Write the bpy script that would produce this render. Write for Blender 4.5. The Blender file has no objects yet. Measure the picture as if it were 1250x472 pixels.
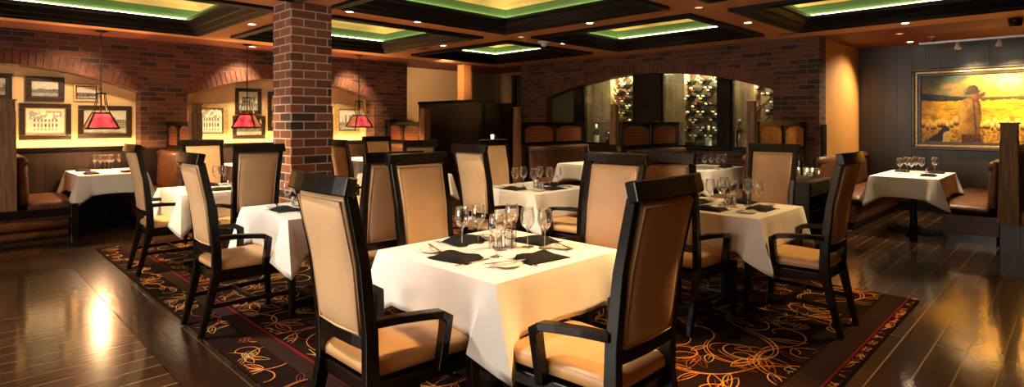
import bpy, math, random
from mathutils import Vector, Matrix
R = math.radians
S2 = 2 ** .5
H = 1.45; F = 695.0; CX = 625.0; CY = 150.0
scene = bpy.context.scene
COL = scene.collection
rnd = random.Random(7)

def at(px, py, z):
    d = F * (H - z) / (py - CY); x = (px - CX) / F * d
    return Vector(((x + d) / S2, (d - x) / S2, z))
def on_y(px, Y):
    k = (px - CX) / F
    return Y * (1 + k) / (1 - k)
def on_x(px, X):
    k = (px - CX) / F
    return X * (1 - k) / (1 + k)

# ---------------------------------------------------------------- materials
def base_mat(name):
    m = bpy.data.materials.new(name); m.use_nodes = True
    nt = m.node_tree
    return m, nt, nt.nodes['Principled BSDF']
def N(nt, t, **kw):
    n = nt.nodes.new(t)
    for k, v in kw.items():
        setattr(n, k, v)
    return n
def c4(c): return (c[0], c[1], c[2], 1)
def mat(name, col, rough=.5, metal=0., var=.15, scale=12., bump=0., bscale=60., spec=.5, stretch=(1, 1, 1), coat=0.):
    m, nt, b = base_mat(name)
    tc = N(nt, 'ShaderNodeTexCoord'); mp = N(nt, 'ShaderNodeMapping'); mp.inputs['Scale'].default_value = stretch
    nt.links.new(tc.outputs['Object'], mp.inputs['Vector'])
    no = N(nt, 'ShaderNodeTexNoise'); no.inputs['Scale'].default_value = scale; no.inputs['Detail'].default_value = 4
    nt.links.new(mp.outputs[0], no.inputs['Vector'])
    r = N(nt, 'ShaderNodeValToRGB')
    r.color_ramp.elements[0].position = .3; r.color_ramp.elements[1].position = .7
    r.color_ramp.elements[0].color = c4([x * (1 - var) for x in col]); r.color_ramp.elements[1].color = c4([min(1, x * (1 + var)) for x in col])
    nt.links.new(no.outputs['Fac'], r.inputs['Fac']); nt.links.new(r.outputs['Color'], b.inputs['Base Color'])
    b.inputs['Roughness'].default_value = rough; b.inputs['Metallic'].default_value = metal
    b.inputs['Specular IOR Level'].default_value = spec
    if coat: b.inputs['Coat Weight'].default_value = coat; b.inputs['Coat Roughness'].default_value = .15
    if bump:
        n2 = N(nt, 'ShaderNodeTexNoise'); n2.inputs['Scale'].default_value = bscale; n2.inputs['Detail'].default_value = 3
        nt.links.new(mp.outputs[0], n2.inputs['Vector'])
        bp = N(nt, 'ShaderNodeBump'); bp.inputs['Strength'].default_value = bump; bp.inputs['Distance'].default_value = .01
        nt.links.new(n2.outputs['Fac'], bp.inputs['Height']); nt.links.new(bp.outputs[0], b.inputs['Normal'])
    return m
def emit(name, col, power, base=None):
    m, nt, b = base_mat(name)
    b.inputs['Base Color'].default_value = c4(base or col)
    b.inputs['Emission Color'].default_value = c4(col); b.inputs['Emission Strength'].default_value = power
    return m
def glass(name, col=(1, 1, 1), rough=0., ior=1.45):
    m, nt, b = base_mat(name)
    b.inputs['Base Color'].default_value = c4(col); b.inputs['Transmission Weight'].default_value = 1
    b.inputs['Roughness'].default_value = rough; b.inputs['IOR'].default_value = ior
    return m
def brick_mat(name, c1, c2, mort, course=.09, length=.27, dark=None, bump=.6):
    m, nt, b = base_mat(name)
    g = N(nt, 'ShaderNodeNewGeometry'); sx = N(nt, 'ShaderNodeSeparateXYZ'); nt.links.new(g.outputs['Position'], sx.inputs[0])
    ad = N(nt, 'ShaderNodeMath', operation='ADD'); nt.links.new(sx.outputs[0], ad.inputs[0]); nt.links.new(sx.outputs[1], ad.inputs[1])
    cb = N(nt, 'ShaderNodeCombineXYZ'); nt.links.new(ad.outputs[0], cb.inputs[0]); nt.links.new(sx.outputs[2], cb.inputs[1])
    bt = N(nt, 'ShaderNodeTexBrick'); nt.links.new(cb.outputs[0], bt.inputs['Vector'])
    bt.inputs['Scale'].default_value = 1; bt.inputs['Mortar Size'].default_value = course * .085; bt.inputs['Mortar Smooth'].default_value = .3
    bt.inputs['Brick Width'].default_value = length; bt.inputs['Row Height'].default_value = course
    bt.inputs['Color1'].default_value = (0, 0, 0, 1); bt.inputs['Color2'].default_value = (1, 1, 1, 1); bt.inputs['Bias'].default_value = 0
    bt.inputs['Mortar'].default_value = (.5, .5, .5, 1)
    rp = N(nt, 'ShaderNodeValToRGB'); e = rp.color_ramp.elements
    e[0].position = 0; e[0].color = c4(dark or c1); e[1].position = 1; e[1].color = c4(c2)
    x = e.new(.22); x.color = c4(dark or c1); x = e.new(.35); x.color = c4(c1); x = e.new(.8); x.color = c4(c2)
    nt.links.new(bt.outputs['Color'], rp.inputs['Fac'])
    no = N(nt, 'ShaderNodeTexNoise'); no.inputs['Scale'].default_value = 30; no.inputs['Detail'].default_value = 5
    nt.links.new(g.outputs['Position'], no.inputs['Vector'])
    mx = N(nt, 'ShaderNodeMixRGB', blend_type='MULTIPLY'); mx.inputs['Fac'].default_value = .55
    nt.links.new(rp.outputs['Color'], mx.inputs[1]); nt.links.new(no.outputs['Color'], mx.inputs[2])
    hs = N(nt, 'ShaderNodeMixRGB'); nt.links.new(bt.outputs['Fac'], hs.inputs['Fac']); nt.links.new(mx.outputs[0], hs.inputs[1]); hs.inputs[2].default_value = c4(mort)
    nt.links.new(hs.outputs[0], b.inputs['Base Color'])
    b.inputs['Roughness'].default_value = .8
    iv = N(nt, 'ShaderNodeMath', operation='SUBTRACT'); iv.inputs[0].default_value = 1; nt.links.new(bt.outputs['Fac'], iv.inputs[1])
    a2 = N(nt, 'ShaderNodeMath', operation='MULTIPLY_ADD'); nt.links.new(no.outputs['Fac'], a2.inputs[0]); a2.inputs[1].default_value = .5; nt.links.new(iv.outputs[0], a2.inputs[2])
    bp = N(nt, 'ShaderNodeBump'); bp.inputs['Strength'].default_value = bump; bp.inputs['Distance'].default_value = .012
    nt.links.new(a2.outputs[0], bp.inputs['Height']); nt.links.new(bp.outputs[0], b.inputs['Normal'])
    return m
def plank_mat(name, c1, c2, seam, width=.17, length=2.3, along='X', rough=.2, bump=.25, vertical=False):
    m, nt, b = base_mat(name)
    g = N(nt, 'ShaderNodeNewGeometry'); sx = N(nt, 'ShaderNodeSeparateXYZ'); nt.links.new(g.outputs['Position'], sx.inputs[0])
    cb = N(nt, 'ShaderNodeCombineXYZ')
    if vertical:
        ad = N(nt, 'ShaderNodeMath', operation='ADD'); nt.links.new(sx.outputs[0], ad.inputs[0]); nt.links.new(sx.outputs[1], ad.inputs[1])
        nt.links.new(sx.outputs[2], cb.inputs[0]); nt.links.new(ad.outputs[0], cb.inputs[1])
    else:
        a, o = (0, 1) if along == 'X' else (1, 0)
        nt.links.new(sx.outputs[a], cb.inputs[0]); nt.links.new(sx.outputs[o], cb.inputs[1])
    bt = N(nt, 'ShaderNodeTexBrick'); nt.links.new(cb.outputs[0], bt.inputs['Vector']); bt.offset = .37
    bt.inputs['Scale'].default_value = 1; bt.inputs['Mortar Size'].default_value = .0045; bt.inputs['Mortar Smooth'].default_value = .2
    bt.inputs['Brick Width'].default_value = length; bt.inputs['Row Height'].default_value = width
    bt.inputs['Color1'].default_value = c4(c1); bt.inputs['Color2'].default_value = c4(c2); bt.inputs['Mortar'].default_value = c4(seam)
    mp = N(nt, 'ShaderNodeMapping'); mp.inputs['Scale'].default_value = (2.2, 30, 1); nt.links.new(cb.outputs[0], mp.inputs['Vector'])
    no = N(nt, 'ShaderNodeTexNoise'); no.inputs['Scale'].default_value = 1; no.inputs['Detail'].default_value = 6; nt.links.new(mp.outputs[0], no.inputs['Vector'])
    rp = N(nt, 'ShaderNodeValToRGB'); rp.color_ramp.elements[0].color = (.35, .35, .35, 1); rp.color_ramp.elements[1].color = (1.3, 1.3, 1.3, 1)
    nt.links.new(no.outputs['Fac'], rp.inputs['Fac'])
    mx = N(nt, 'ShaderNodeMixRGB', blend_type='MULTIPLY'); mx.inputs['Fac'].default_value = .8
    nt.links.new(bt.outputs['Color'], mx.inputs[1]); nt.links.new(rp.outputs[0], mx.inputs[2]); nt.links.new(mx.outputs[0], b.inputs['Base Color'])
    b.inputs['Roughness'].default_value = rough
    n2 = N(nt, 'ShaderNodeTexNoise'); n2.inputs['Scale'].default_value = 1; n2.inputs['Detail'].default_value = 3
    m2 = N(nt, 'ShaderNodeMapping'); m2.inputs['Scale'].default_value = (9, 26, 1); nt.links.new(cb.outputs[0], m2.inputs['Vector']); nt.links.new(m2.outputs[0], n2.inputs['Vector'])
    iv = N(nt, 'ShaderNodeMath', operation='MULTIPLY_ADD'); nt.links.new(bt.outputs['Fac'], iv.inputs[0]); iv.inputs[1].default_value = -.8; nt.links.new(n2.outputs['Fac'], iv.inputs[2])
    bp = N(nt, 'ShaderNodeBump'); bp.inputs['Strength'].default_value = bump; bp.inputs['Distance'].default_value = .006
    nt.links.new(iv.outputs[0], bp.inputs['Height']); nt.links.new(bp.outputs[0], b.inputs['Normal'])
    return m
def attr_mat(name, rough=.5):
    m, nt, b = base_mat(name)
    a = N(nt, 'ShaderNodeAttribute', attribute_name='Col'); nt.links.new(a.outputs['Color'], b.inputs['Base Color'])
    b.inputs['Roughness'].default_value = rough
    return m

M = {}
M['darkwood'] = mat('dark_stained_wood', (.0065, .004, .003), .22, spec=.4, var=.5, scale=6, stretch=(1, 1, 1), bump=.05)
M['boothwood'] = mat('booth_dark_wood', (.035, .018, .010), .4, var=.5, scale=5, stretch=(6, 6, .6), bump=.1)
M['postwood'] = mat('rough_brown_wood', (.22, .105, .045), .6, var=.45, scale=5, stretch=(7, 7, .7), bump=.3, bscale=20)
M['pad'] = mat('tan_leather', (.62, .40, .215), .45, var=.07, scale=5, bump=.06, bscale=90)
M['seat'] = mat('caramel_leather', (.60, .345, .145), .38, var=.08, scale=5, bump=.08, bscale=80)
M['cloth'] = mat('white_linen', (.80, .77, .72), .85, var=.02, scale=8, bump=.35, bscale=7, spec=.2)
M['napkin'] = mat('black_linen', (.012, .011, .012), .85, var=.3, scale=20, bump=.1, spec=.2)
M['china'] = mat('white_china', (.82, .78, .70), .15, var=.01)
M['steel'] = mat('polished_steel', (.62, .6, .57), .2, metal=1, var=.05)
M['blackmetal'] = mat('black_metal', (.015, .013, .012), .4, metal=.6)
def thin_glass(name, tint, lo, hi, rough=.02):
    # thin clear glass: mostly see-through, mirror-like towards grazing angles
    m = bpy.data.materials.new(name); m.use_nodes = True; nt = m.node_tree
    nt.nodes.remove(nt.nodes['Principled BSDF']); out = nt.nodes['Material Output']
    tr = N(nt, 'ShaderNodeBsdfTransparent'); tr.inputs[0].default_value = c4(tint)
    gl = N(nt, 'ShaderNodeBsdfGlossy'); gl.inputs['Roughness'].default_value = rough; gl.inputs[0].default_value = (1, 1, 1, 1)
    lw = N(nt, 'ShaderNodeLayerWeight'); lw.inputs['Blend'].default_value = .45
    mr = N(nt, 'ShaderNodeMapRange'); mr.inputs['To Min'].default_value = lo; mr.inputs['To Max'].default_value = hi
    nt.links.new(lw.outputs['Facing'], mr.inputs['Value'])
    no = N(nt, 'ShaderNodeTexNoise'); no.inputs['Scale'].default_value = 3
    mu = N(nt, 'ShaderNodeMath', operation='MULTIPLY_ADD'); nt.links.new(no.outputs['Fac'], mu.inputs[0]); mu.inputs[1].default_value = .01; nt.links.new(mr.outputs[0], mu.inputs[2])
    mx = N(nt, 'ShaderNodeMixShader'); nt.links.new(mu.outputs[0], mx.inputs[0]); nt.links.new(tr.outputs[0], mx.inputs[1]); nt.links.new(gl.outputs[0], mx.inputs[2])
    nt.links.new(mx.outputs[0], out.inputs['Surface'])
    return m
M['glass'] = thin_glass('clear_glass', (.96, .96, .95), .07, .95, .03)
M['pane'] = thin_glass('window_glass', (.97, .98, .96), .02, .35)
M['brick_column'] = brick_mat('column_brick', (.22, .074, .044), (.40, .135, .07), (.52, .47, .42), .0916, .27, dark=(.07, .045, .036))
M['brick'] = brick_mat('wall_brick', (.115, .038, .020), (.19, .062, .030), (.16, .10, .065), .078, .25, dark=(.055, .024, .015))
M['voussoir'] = mat('arch_brick', (.125, .045, .024), .8, var=.55, scale=4.5, bump=.4, bscale=40)
M['floor'] = plank_mat('dark_plank_floor', (.030, .013, .005), (.074, .036, .014), (.42, .26, .12), .17, 4.6, 'X', .2, .13)
for _k in ('floor',):
    _b = M[_k].node_tree.nodes['Principled BSDF']; _b.inputs['Coat Weight'].default_value = .8; _b.inputs['Coat Roughness'].default_value = .07; _b.inputs['Coat IOR'].default_value = 1.6
    _n = M[_k].node_tree; _n.links.new(_b.inputs['Normal'].links[0].from_socket, _b.inputs['Coat Normal'])
M['floorborder'] = plank_mat('floor_border_board', (.024, .011, .006), (.04, .018, .008), (.10, .06, .03), .30, 3, 'Y', .18, .2)
M['ceil'] = mat('terracotta_ceiling_paint', (.74, .33, .13), .6, var=.05, scale=1.5, bump=.03)
M['maroon'] = mat('burgundy_ceiling_paint', (.20, .045, .028), .6, var=.08, scale=2)  # darker red for the ceiling beyond the coffers
M['covegreen'] = mat('cove_green_paint', (.085, .17, .065), .5, var=.08, scale=3)  # green part of the cove light's gradient, put into the colour
M['covegold'] = mat('cove_gold_paint', (.80, .56, .22), .5, var=.22, scale=1.6)  # gold part of the same glow, also held in the colour
M['moulding'] = mat('black_moulding', (.004, .003, .003), .4, var=.3, scale=8, spec=.2)
M['cream'] = mat('cream_plaster', (.74, .51, .245), .8, var=.06, scale=2.5)
M['tanwall'] = mat('ochre_plaster', (.62, .31, .075), .7, var=.08, scale=2)
M['dimtan'] = mat('tan_plaster', (.34, .20, .09), .7, var=.06, scale=2)
M['olive'] = mat('olive_plaster', (.10, .10, .05), .8, var=.1, scale=2)
M['orangepost'] = mat('orange_plaster', (.42, .16, .05), .6, var=.06, scale=2)
M['greypanel'] = plank_mat('smoked_wood_panel', (.020, .012, .007), (.038, .023, .013), (.007, .005, .003), .20, 5, 'X', .33, .25, vertical=True)
M['wainscot'] = plank_mat('wainscot_wood', (.014, .008, .005), (.022, .013, .008), (.006, .004, .003), .11, 5, 'X', .4, .3, vertical=True)
M['screen'] = plank_mat('screen_wood', (.030, .017, .010), (.055, .032, .018), (.01, .006, .005), .28, 5, 'X', .45, .2, vertical=True)
M['leather'] = mat('brown_booth_leather', (.105, .040, .018), .42, var=.45, scale=9, bump=.35, bscale=22)
M['boothroll'] = mat('russet_leather', (.15, .058, .026), .35, var=.35, scale=7, bump=.25, bscale=25)
M['brass'] = mat('antique_gold', (.42, .27, .10), .35, metal=.7, var=.35, scale=30, bump=.2)
M['frame_dark'] = mat('picture_frame_dark', (.03, .016, .009), .3, var=.4, scale=20)
M['frame_gold'] = mat('picture_frame_gold', (.50, .34, .13), .4, metal=.4, var=.3, scale=40, bump=.3)
M['mat_board'] = mat('cream_mat_board', (.78, .68, .48), .8, var=.03)
M['print'] = attr_mat('printed_image', .5)
M['canvas'] = attr_mat('painted_canvas', .45)
M['bottle'] = mat('dark_bottle_glass', (.012, .018, .008), .08, var=.2, coat=.5)
M['foil'] = mat('bottle_foil', (.85, .72, .42), .3, metal=.5, var=.3)
M['redfoil'] = mat('red_foil', (.30, .03, .03), .3, metal=.5)
M['label'] = mat('paper_label', (.78, .72, .55), .7, var=.05)
M['rack'] = mat('rack_wood', (.34, .24, .11), .45, var=.25, scale=8)
M['casewall'] = mat('case_back_wood', (.075, .055, .028), .5, var=.5, scale=3, stretch=(4, 4, .5))
M['white_plastic'] = mat('white_plastic', (.75, .72, .68), .4, var=.02)
M['bulb'] = emit('lamp_lens', (1, .80, .52), 12)
M['bulbdim'] = emit('lamp_lens_dim', (1, .72, .45), .6)
M['led'] = emit('green_led', (1.0, .90, .45), 6.5)
M['warmled'] = emit('warm_led', (1, .66, .26), 30)
M['amber'] = emit('amber_mica', (1, .22, .06), .35, (.4, .12, .05))  # lit look of the pendants' side panes put into the colour
M['mica'] = emit('red_mica', (1, .03, .06), .45, (.5, .02, .03))
def _mica(m, c0, c1, s0, s1):
    nt = m.node_tree; b = nt.nodes['Principled BSDF']; tc = N(nt, 'ShaderNodeTexCoord'); no = N(nt, 'ShaderNodeTexNoise'); no.inputs['Scale'].default_value = 9; no.inputs['Detail'].default_value = 6
    nt.links.new(tc.outputs['Object'], no.inputs['Vector']); r = N(nt, 'ShaderNodeValToRGB'); r.color_ramp.elements[0].position = .38; r.color_ramp.elements[1].position = .68
    r.color_ramp.elements[0].color = c4([x * s0 for x in c0]); r.color_ramp.elements[1].color = c4([x * s1 for x in c1])
    nt.links.new(no.outputs['Fac'], r.inputs['Fac']); nt.links.new(r.outputs[0], b.inputs['Emission Color']); b.inputs['Emission Strength'].default_value = 1
_mica(M['mica'], (1, .02, .05), (1, .12, .10), .13, .55); _mica(M['amber'], (1, .18, .05), (1, .35, .12), .10, .30)
M['flame'] = emit('candle_glow', (1, .8, .5), 6)
M['speaker'] = mat('speaker_grille', (.33, .11, .045), .8, var=.1)
M['wallvase'] = mat('black_lacquer', (.01, .008, .008), .25)

def fabric_mat():
    m, nt, b = base_mat('diamond_fabric')
    g = N(nt, 'ShaderNodeNewGeometry'); sx = N(nt, 'ShaderNodeSeparateXYZ'); nt.links.new(g.outputs['Position'], sx.inputs[0])
    ad = N(nt, 'ShaderNodeMath', operation='ADD'); nt.links.new(sx.outputs[0], ad.inputs[0]); nt.links.new(sx.outputs[1], ad.inputs[1])
    def w(op):
        s = N(nt, 'ShaderNodeMath', operation=op); nt.links.new(ad.outputs[0], s.inputs[0]); nt.links.new(sx.outputs[2], s.inputs[1])
        k = N(nt, 'ShaderNodeMath', operation='MULTIPLY'); nt.links.new(s.outputs[0], k.inputs[0]); k.inputs[1].default_value = 62
        q = N(nt, 'ShaderNodeMath', operation='SINE'); nt.links.new(k.outputs[0], q.inputs[0]); return q
    a, c = w('ADD'), w('SUBTRACT')
    p = N(nt, 'ShaderNodeMath', operation='MULTIPLY'); nt.links.new(a.outputs[0], p.inputs[0]); nt.links.new(c.outputs[0], p.inputs[1])
    rp = N(nt, 'ShaderNodeValToRGB'); rp.color_ramp.elements[0].position = .35; rp.color_ramp.elements[0].color = (.16, .03, .014, 1)
    rp.color_ramp.elements[1].position = .75; rp.color_ramp.elements[1].color = (.38, .12, .035, 1)
    k = N(nt, 'ShaderNodeMath', operation='MULTIPLY_ADD'); nt.links.new(p.outputs[0], k.inputs[0]); k.inputs[1].default_value = .5; k.inputs[2].default_value = .5
    nt.links.new(k.outputs[0], rp.inputs['Fac']); nt.links.new(rp.outputs[0], b.inputs['Base Color'])
    b.inputs['Roughness'].default_value = .4
    return m
M['fabric'] = fabric_mat()
M['goldfabric'] = mat('amber_panel', (.55, .25, .05), .35, var=.35, scale=14)

# ---------------------------------------------------------------- mesh builder
class MB:
    def __init__(s): s.v = []; s.f = []; s.m = []; s.sm = []
    def add(s, vs, fs, mi=0, smooth=False):
        o = len(s.v); s.v += [tuple(v) for v in vs]
        for f in fs: s.f.append(tuple(o + i for i in f)); s.m.append(mi); s.sm.append(smooth)
        return s
    def hexa(s, p, mi=0):
        return s.add(p, [(0, 3, 2, 1), (4, 5, 6, 7), (0, 1, 5, 4), (1, 2, 6, 5), (2, 3, 7, 6), (3, 0, 4, 7)], mi)
    def box(s, x0, x1, y0, y1, z0, z1, mi=0):
        return s.hexa([(x0, y0, z0), (x1, y0, z0), (x1, y1, z0), (x0, y1, z0), (x0, y0, z1), (x1, y0, z1), (x1, y1, z1), (x0, y1, z1)], mi)
    def frustum(s, cx, cy, z0, z1, a0, b0, a1, b1, mi=0):
        return s.hexa([(cx - a0, cy - b0, z0), (cx + a0, cy - b0, z0), (cx + a0, cy + b0, z0), (cx - a0, cy + b0, z0),
                       (cx - a1, cy - b1, z1), (cx + a1, cy - b1, z1), (cx + a1, cy + b1, z1), (cx - a1, cy + b1, z1)], mi)
    def sweep(s, pts, sizes, side=(0, 1, 0), mi=0, smooth=False):
        # rectangular section: w along side, h along tangent x side
        pts = [Vector(p) for p in pts]; sd = Vector(side).normalized(); n = len(pts); vs = []
        for i, p in enumerate(pts):
            a = (pts[i] - pts[i - 1]).normalized() if i else None
            b = (pts[i + 1] - pts[i]).normalized() if i < n - 1 else None
            t = (a + b).normalized() if a and b else (a or b)
            nn = t.cross(sd).normalized()
            w, h = sizes[i] if isinstance(sizes, list) else sizes
            k = 1.0
            if a and b: k = 1 / max(.5, math.cos(a.angle(b) / 2))
            vs += [p - sd * w / 2 - nn * h / 2 * k, p + sd * w / 2 - nn * h / 2 * k, p + sd * w / 2 + nn * h / 2 * k, p - sd * w / 2 + nn * h / 2 * k]
        fs = [(0, 1, 2, 3), (4 * n - 1, 4 * n - 2, 4 * n - 3, 4 * n - 4)]
        for i in range(n - 1):
            for j in range(4):
                fs.append((4 * i + j, 4 * (i + 1) + j, 4 * (i + 1) + (j + 1) % 4, 4 * i + (j + 1) % 4))
        return s.add(vs, fs, mi, smooth)
    def tube(s, pts, r, n=8, mi=0, caps=True):
        pts = [Vector(p) for p in pts]; m = len(pts); vs = []
        for i, p in enumerate(pts):
            t = (pts[min(i + 1, m - 1)] - pts[max(i - 1, 0)]).normalized()
            u = t.cross(Vector((0, 0, 1)) if abs(t.z) < .95 else Vector((1, 0, 0))).normalized(); w = t.cross(u)
            rr = r[i] if isinstance(r, list) else r
            for j in range(n):
                a = 2 * math.pi * j / n; vs.append(p + u * math.cos(a) * rr + w * math.sin(a) * rr)
        fs = [(i * n + j, i * n + (j + 1) % n, (i + 1) * n + (j + 1) % n, (i + 1) * n + j) for i in range(m - 1) for j in range(n)]
        if caps: fs += [tuple(range(n))[::-1], tuple((m - 1) * n + j for j in range(n))]
        return s.add(vs, fs, mi, True)
    def lathe(s, prof, cx=0, cy=0, n=20, mi=0, z0=0):
        vs = []; k = len(prof)
        for r, z in prof:
            for j in range(n):
                a = 2 * math.pi * j / n; vs.append((cx + r * math.cos(a), cy + r * math.sin(a), z0 + z))
        fs = [(i * n + j, i * n + (j + 1) % n, (i + 1) * n + (j + 1) % n, (i + 1) * n + j) for i in range(k - 1) for j in range(n)]
        return s.add(vs, fs, mi, True)
    def cushion(s, P, T, n=10, front=1., back=1., pw=8, mi=0):
        # closed pillow: P(u,v)->(point, normal), u,v in -1..1; T thickness half
        vs = []; q = n + 1
        for sg, am in ((1, front), (-1, back)):
            for i in range(q):
                for j in range(q):
                    u = math.sin((2 * i / n - 1) * math.pi / 2); v = math.sin((2 * j / n - 1) * math.pi / 2)
                    p, nn = P(u, v); e = max(0, (1 - abs(u) ** pw) * (1 - abs(v) ** pw)) ** .4
                    vs.append(Vector(p) + Vector(nn) * sg * (T * .25 + T * .75 * e * am))
        fs = []
        for i in range(n):
            for j in range(n):
                a = i * q + j
                fs.append((a, a + q, a + q + 1, a + 1)); b = a + q * q; fs.append((b, b + 1, b + q + 1, b + q))
        rim = [i * q for i in range(q)] + [n * q + j for j in range(1, q)] + [i * q + n for i in range(n - 1, -1, -1)] + [j for j in range(n - 1, 0, -1)]
        for a, b in zip(rim, rim[1:] + rim[:1]): fs.append((b, a, a + q * q, b + q * q))
        return s.add(vs, fs, mi, True)
    def build(s, name, mats, parent=None, bevel=0, loc=None, rot=None):
        me = bpy.data.meshes.new(name); me.from_pydata([tuple(v) for v in s.v], [], s.f)
        for m in (mats if isinstance(mats, (list, tuple)) else [mats]): me.materials.append(M[m] if isinstance(m, str) else m)
        me.polygons.foreach_set('material_index', s.m); me.polygons.foreach_set('use_smooth', s.sm); me.update()
        o = bpy.data.objects.new(name, me); COL.objects.link(o)
        if parent: o.parent = parent
        if loc is not None: o.location = loc
        if rot is not None: o.rotation_euler = rot
        if bevel:
            b = o.modifiers.new('edge', 'BEVEL'); b.width = bevel; b.segments = 2; b.limit_method = 'ANGLE'; b.angle_limit = R(40)
        return o

def thing(name, label, cat, loc=(0, 0, 0), rz=0, group=None):
    o = bpy.data.objects.new(name, None); COL.objects.link(o); o.empty_display_size = .1
    o.location = loc; o.rotation_euler = (0, 0, rz)
    return tag(o, label, cat, group)
def tag(o, label, cat, group=None):
    o['label'] = label; o['category'] = cat
    if group: o['group'] = group
    return o
def struct(o):
    o['kind'] = 'structure'; return o
def dup(src, loc, rz, label, group=None):
    r = src.copy(); COL.objects.link(r); r.location = loc; r.rotation_euler = (0, 0, rz); r['label'] = label
    if group: r['group'] = group
    for ch in list(src.children):
        c = ch.copy(); COL.objects.link(c); c.parent = r
        for g in list(ch.children):
            d = g.copy(); COL.objects.link(d); d.parent = c
    return r
def light(name, kind, loc, power, col, parent=None, **kw):
    l = bpy.data.lights.new(name, kind); l.energy = power; l.color = col
    for k, v in kw.items(): setattr(l, k, v)
    o = bpy.data.objects.new(name, l); COL.objects.link(o); o.location = loc
    if parent: o.parent = parent
    return o
def aim(o, target):
    o.rotation_euler = (Vector(target) - o.location).to_track_quat('-Z', 'Y').to_euler()
def img_grid(name, w, h, fn, mat_name, parent, nx, ny, to3):
    mb = MB(); vs = [to3(i / nx, j / ny) for j in range(ny + 1) for i in range(nx + 1)]
    mb.add(vs, [(j * (nx + 1) + i, j * (nx + 1) + i + 1, (j + 1) * (nx + 1) + i + 1, (j + 1) * (nx + 1) + i) for j in range(ny) for i in range(nx)])
    o = mb.build(name, mat_name, parent)
    a = o.data.color_attributes.new('Col', 'FLOAT_COLOR', 'POINT')
    flat = []
    for j in range(ny + 1):
        for i in range(nx + 1):
            c = fn(i / nx, j / ny); flat += [c[0], c[1], c[2], 1]
    a.data.foreach_set('color', flat)
    return o
# value noise for the pictures
_pr = random.Random(3); _G = [[_pr.random() for _ in range(64)] for _ in range(64)]
def vn(x, y):
    xi, yi = math.floor(x), math.floor(y); fx, fy = x - xi, y - yi
    fx = fx * fx * (3 - 2 * fx); fy = fy * fy * (3 - 2 * fy)
    g = lambda a, b: _G[a % 64][b % 64]
    return (g(xi, yi) * (1 - fx) + g(xi + 1, yi) * fx) * (1 - fy) + (g(xi, yi + 1) * (1 - fx) + g(xi + 1, yi + 1) * fx) * fy
def fbm(x, y, o=4):
    t = 0; a = .5
    for _ in range(o): t += a * vn(x, y); x *= 2.03; y *= 2.03; a *= .5
    return t
def lerp(a, b, t): t = max(0, min(1, t)); return tuple(a[i] + (b[i] - a[i]) * t for i in range(3))

# ================================================================= SETTING
ZC = 2.75; XW = -3.2; YB = -2.6; XE = 11.4; YN = 10.45
XR = 9.2; YT = 2.75
struct(MB().box(XW, 13, YB, 12.2, -.12, 0).build('floor', 'floor'))
fb = struct(MB().box(.93, 1.235, .60, 8.1, 0, .004).build('trim_1', 'floorborder'))

# ceiling with coffer openings
cof = [(0.0, 2.62, 6.45, 9.05), (3.09, 5.69, 6.4, 8.95), (6.3, 8.4, 6.4, 8.9), (3.09, 5.69, 3.3, 5.82), (6.3, 8.42, 3.32, 5.8), (6.36, 8.47, .25, 2.79), (3.09, 5.69, .25, 2.75), (0.0, 2.62, 3.3, 5.82)]
xs = sorted(set([XW, 9.25, 13] + [c for q in cof for c in q[:2]])); ys = sorted(set([YB, 9.65, 12.2] + [c for q in cof for c in q[2:]]))
mb = MB()
for x0, x1 in zip(xs, xs[1:]):
    for y0, y1 in zip(ys, ys[1:]):
        mx, my = (x0 + x1) / 2, (y0 + y1) / 2
        if any(a < mx < b and c < my < d for a, b, c, d in cof): continue
        mi = 1 if (my > 9.65 or mx > 9.25) else 0
        mb.add([(x0, y0, ZC), (x0, y1, ZC), (x1, y1, ZC), (x1, y0, ZC)], [(0, 1, 2, 3)], mi)
# cove recesses: green to gold glow of the cove light put into the colours
for a, b, c, d in cof:
    prof = [(-.03, ZC + .12, 2), (-.03, ZC + .20, 2), (-.03, ZC + .265, 2), (-.02, ZC + .32, 3), (.02, ZC + .39, 3), (.09, ZC + .425, 3), (.22, ZC + .43, 3)]
    ring = lambda o, z: [(a + o, c + o, z), (b - o, c + o, z), (b - o, d - o, z), (a + o, d - o, z)]
    for (o0, z0, m0), (o1, z1, m1) in zip(prof, prof[1:]):
        mb.add(ring(o0, z0) + ring(o1, z1), [(i, 4 + i, 4 + (i + 1) % 4, (i + 1) % 4) for i in range(4)], m0, False)
    mb.add(ring(.22, ZC + .43), [(0, 3, 2, 1)], 3)
ceil = struct(mb.build('ceiling', ['ceil', 'maroon', 'covegreen', 'covegold']))
cover = struct(MB().box(XW - .1, 13, YB - .1, 12.2, ZC + .50, ZC + .56).build('ceiling_slab', 'moulding'))
names = ['upper left', 'left middle, behind the brick column', 'far middle', 'front middle', 'right middle', 'far right', 'near right', 'near left']
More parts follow.
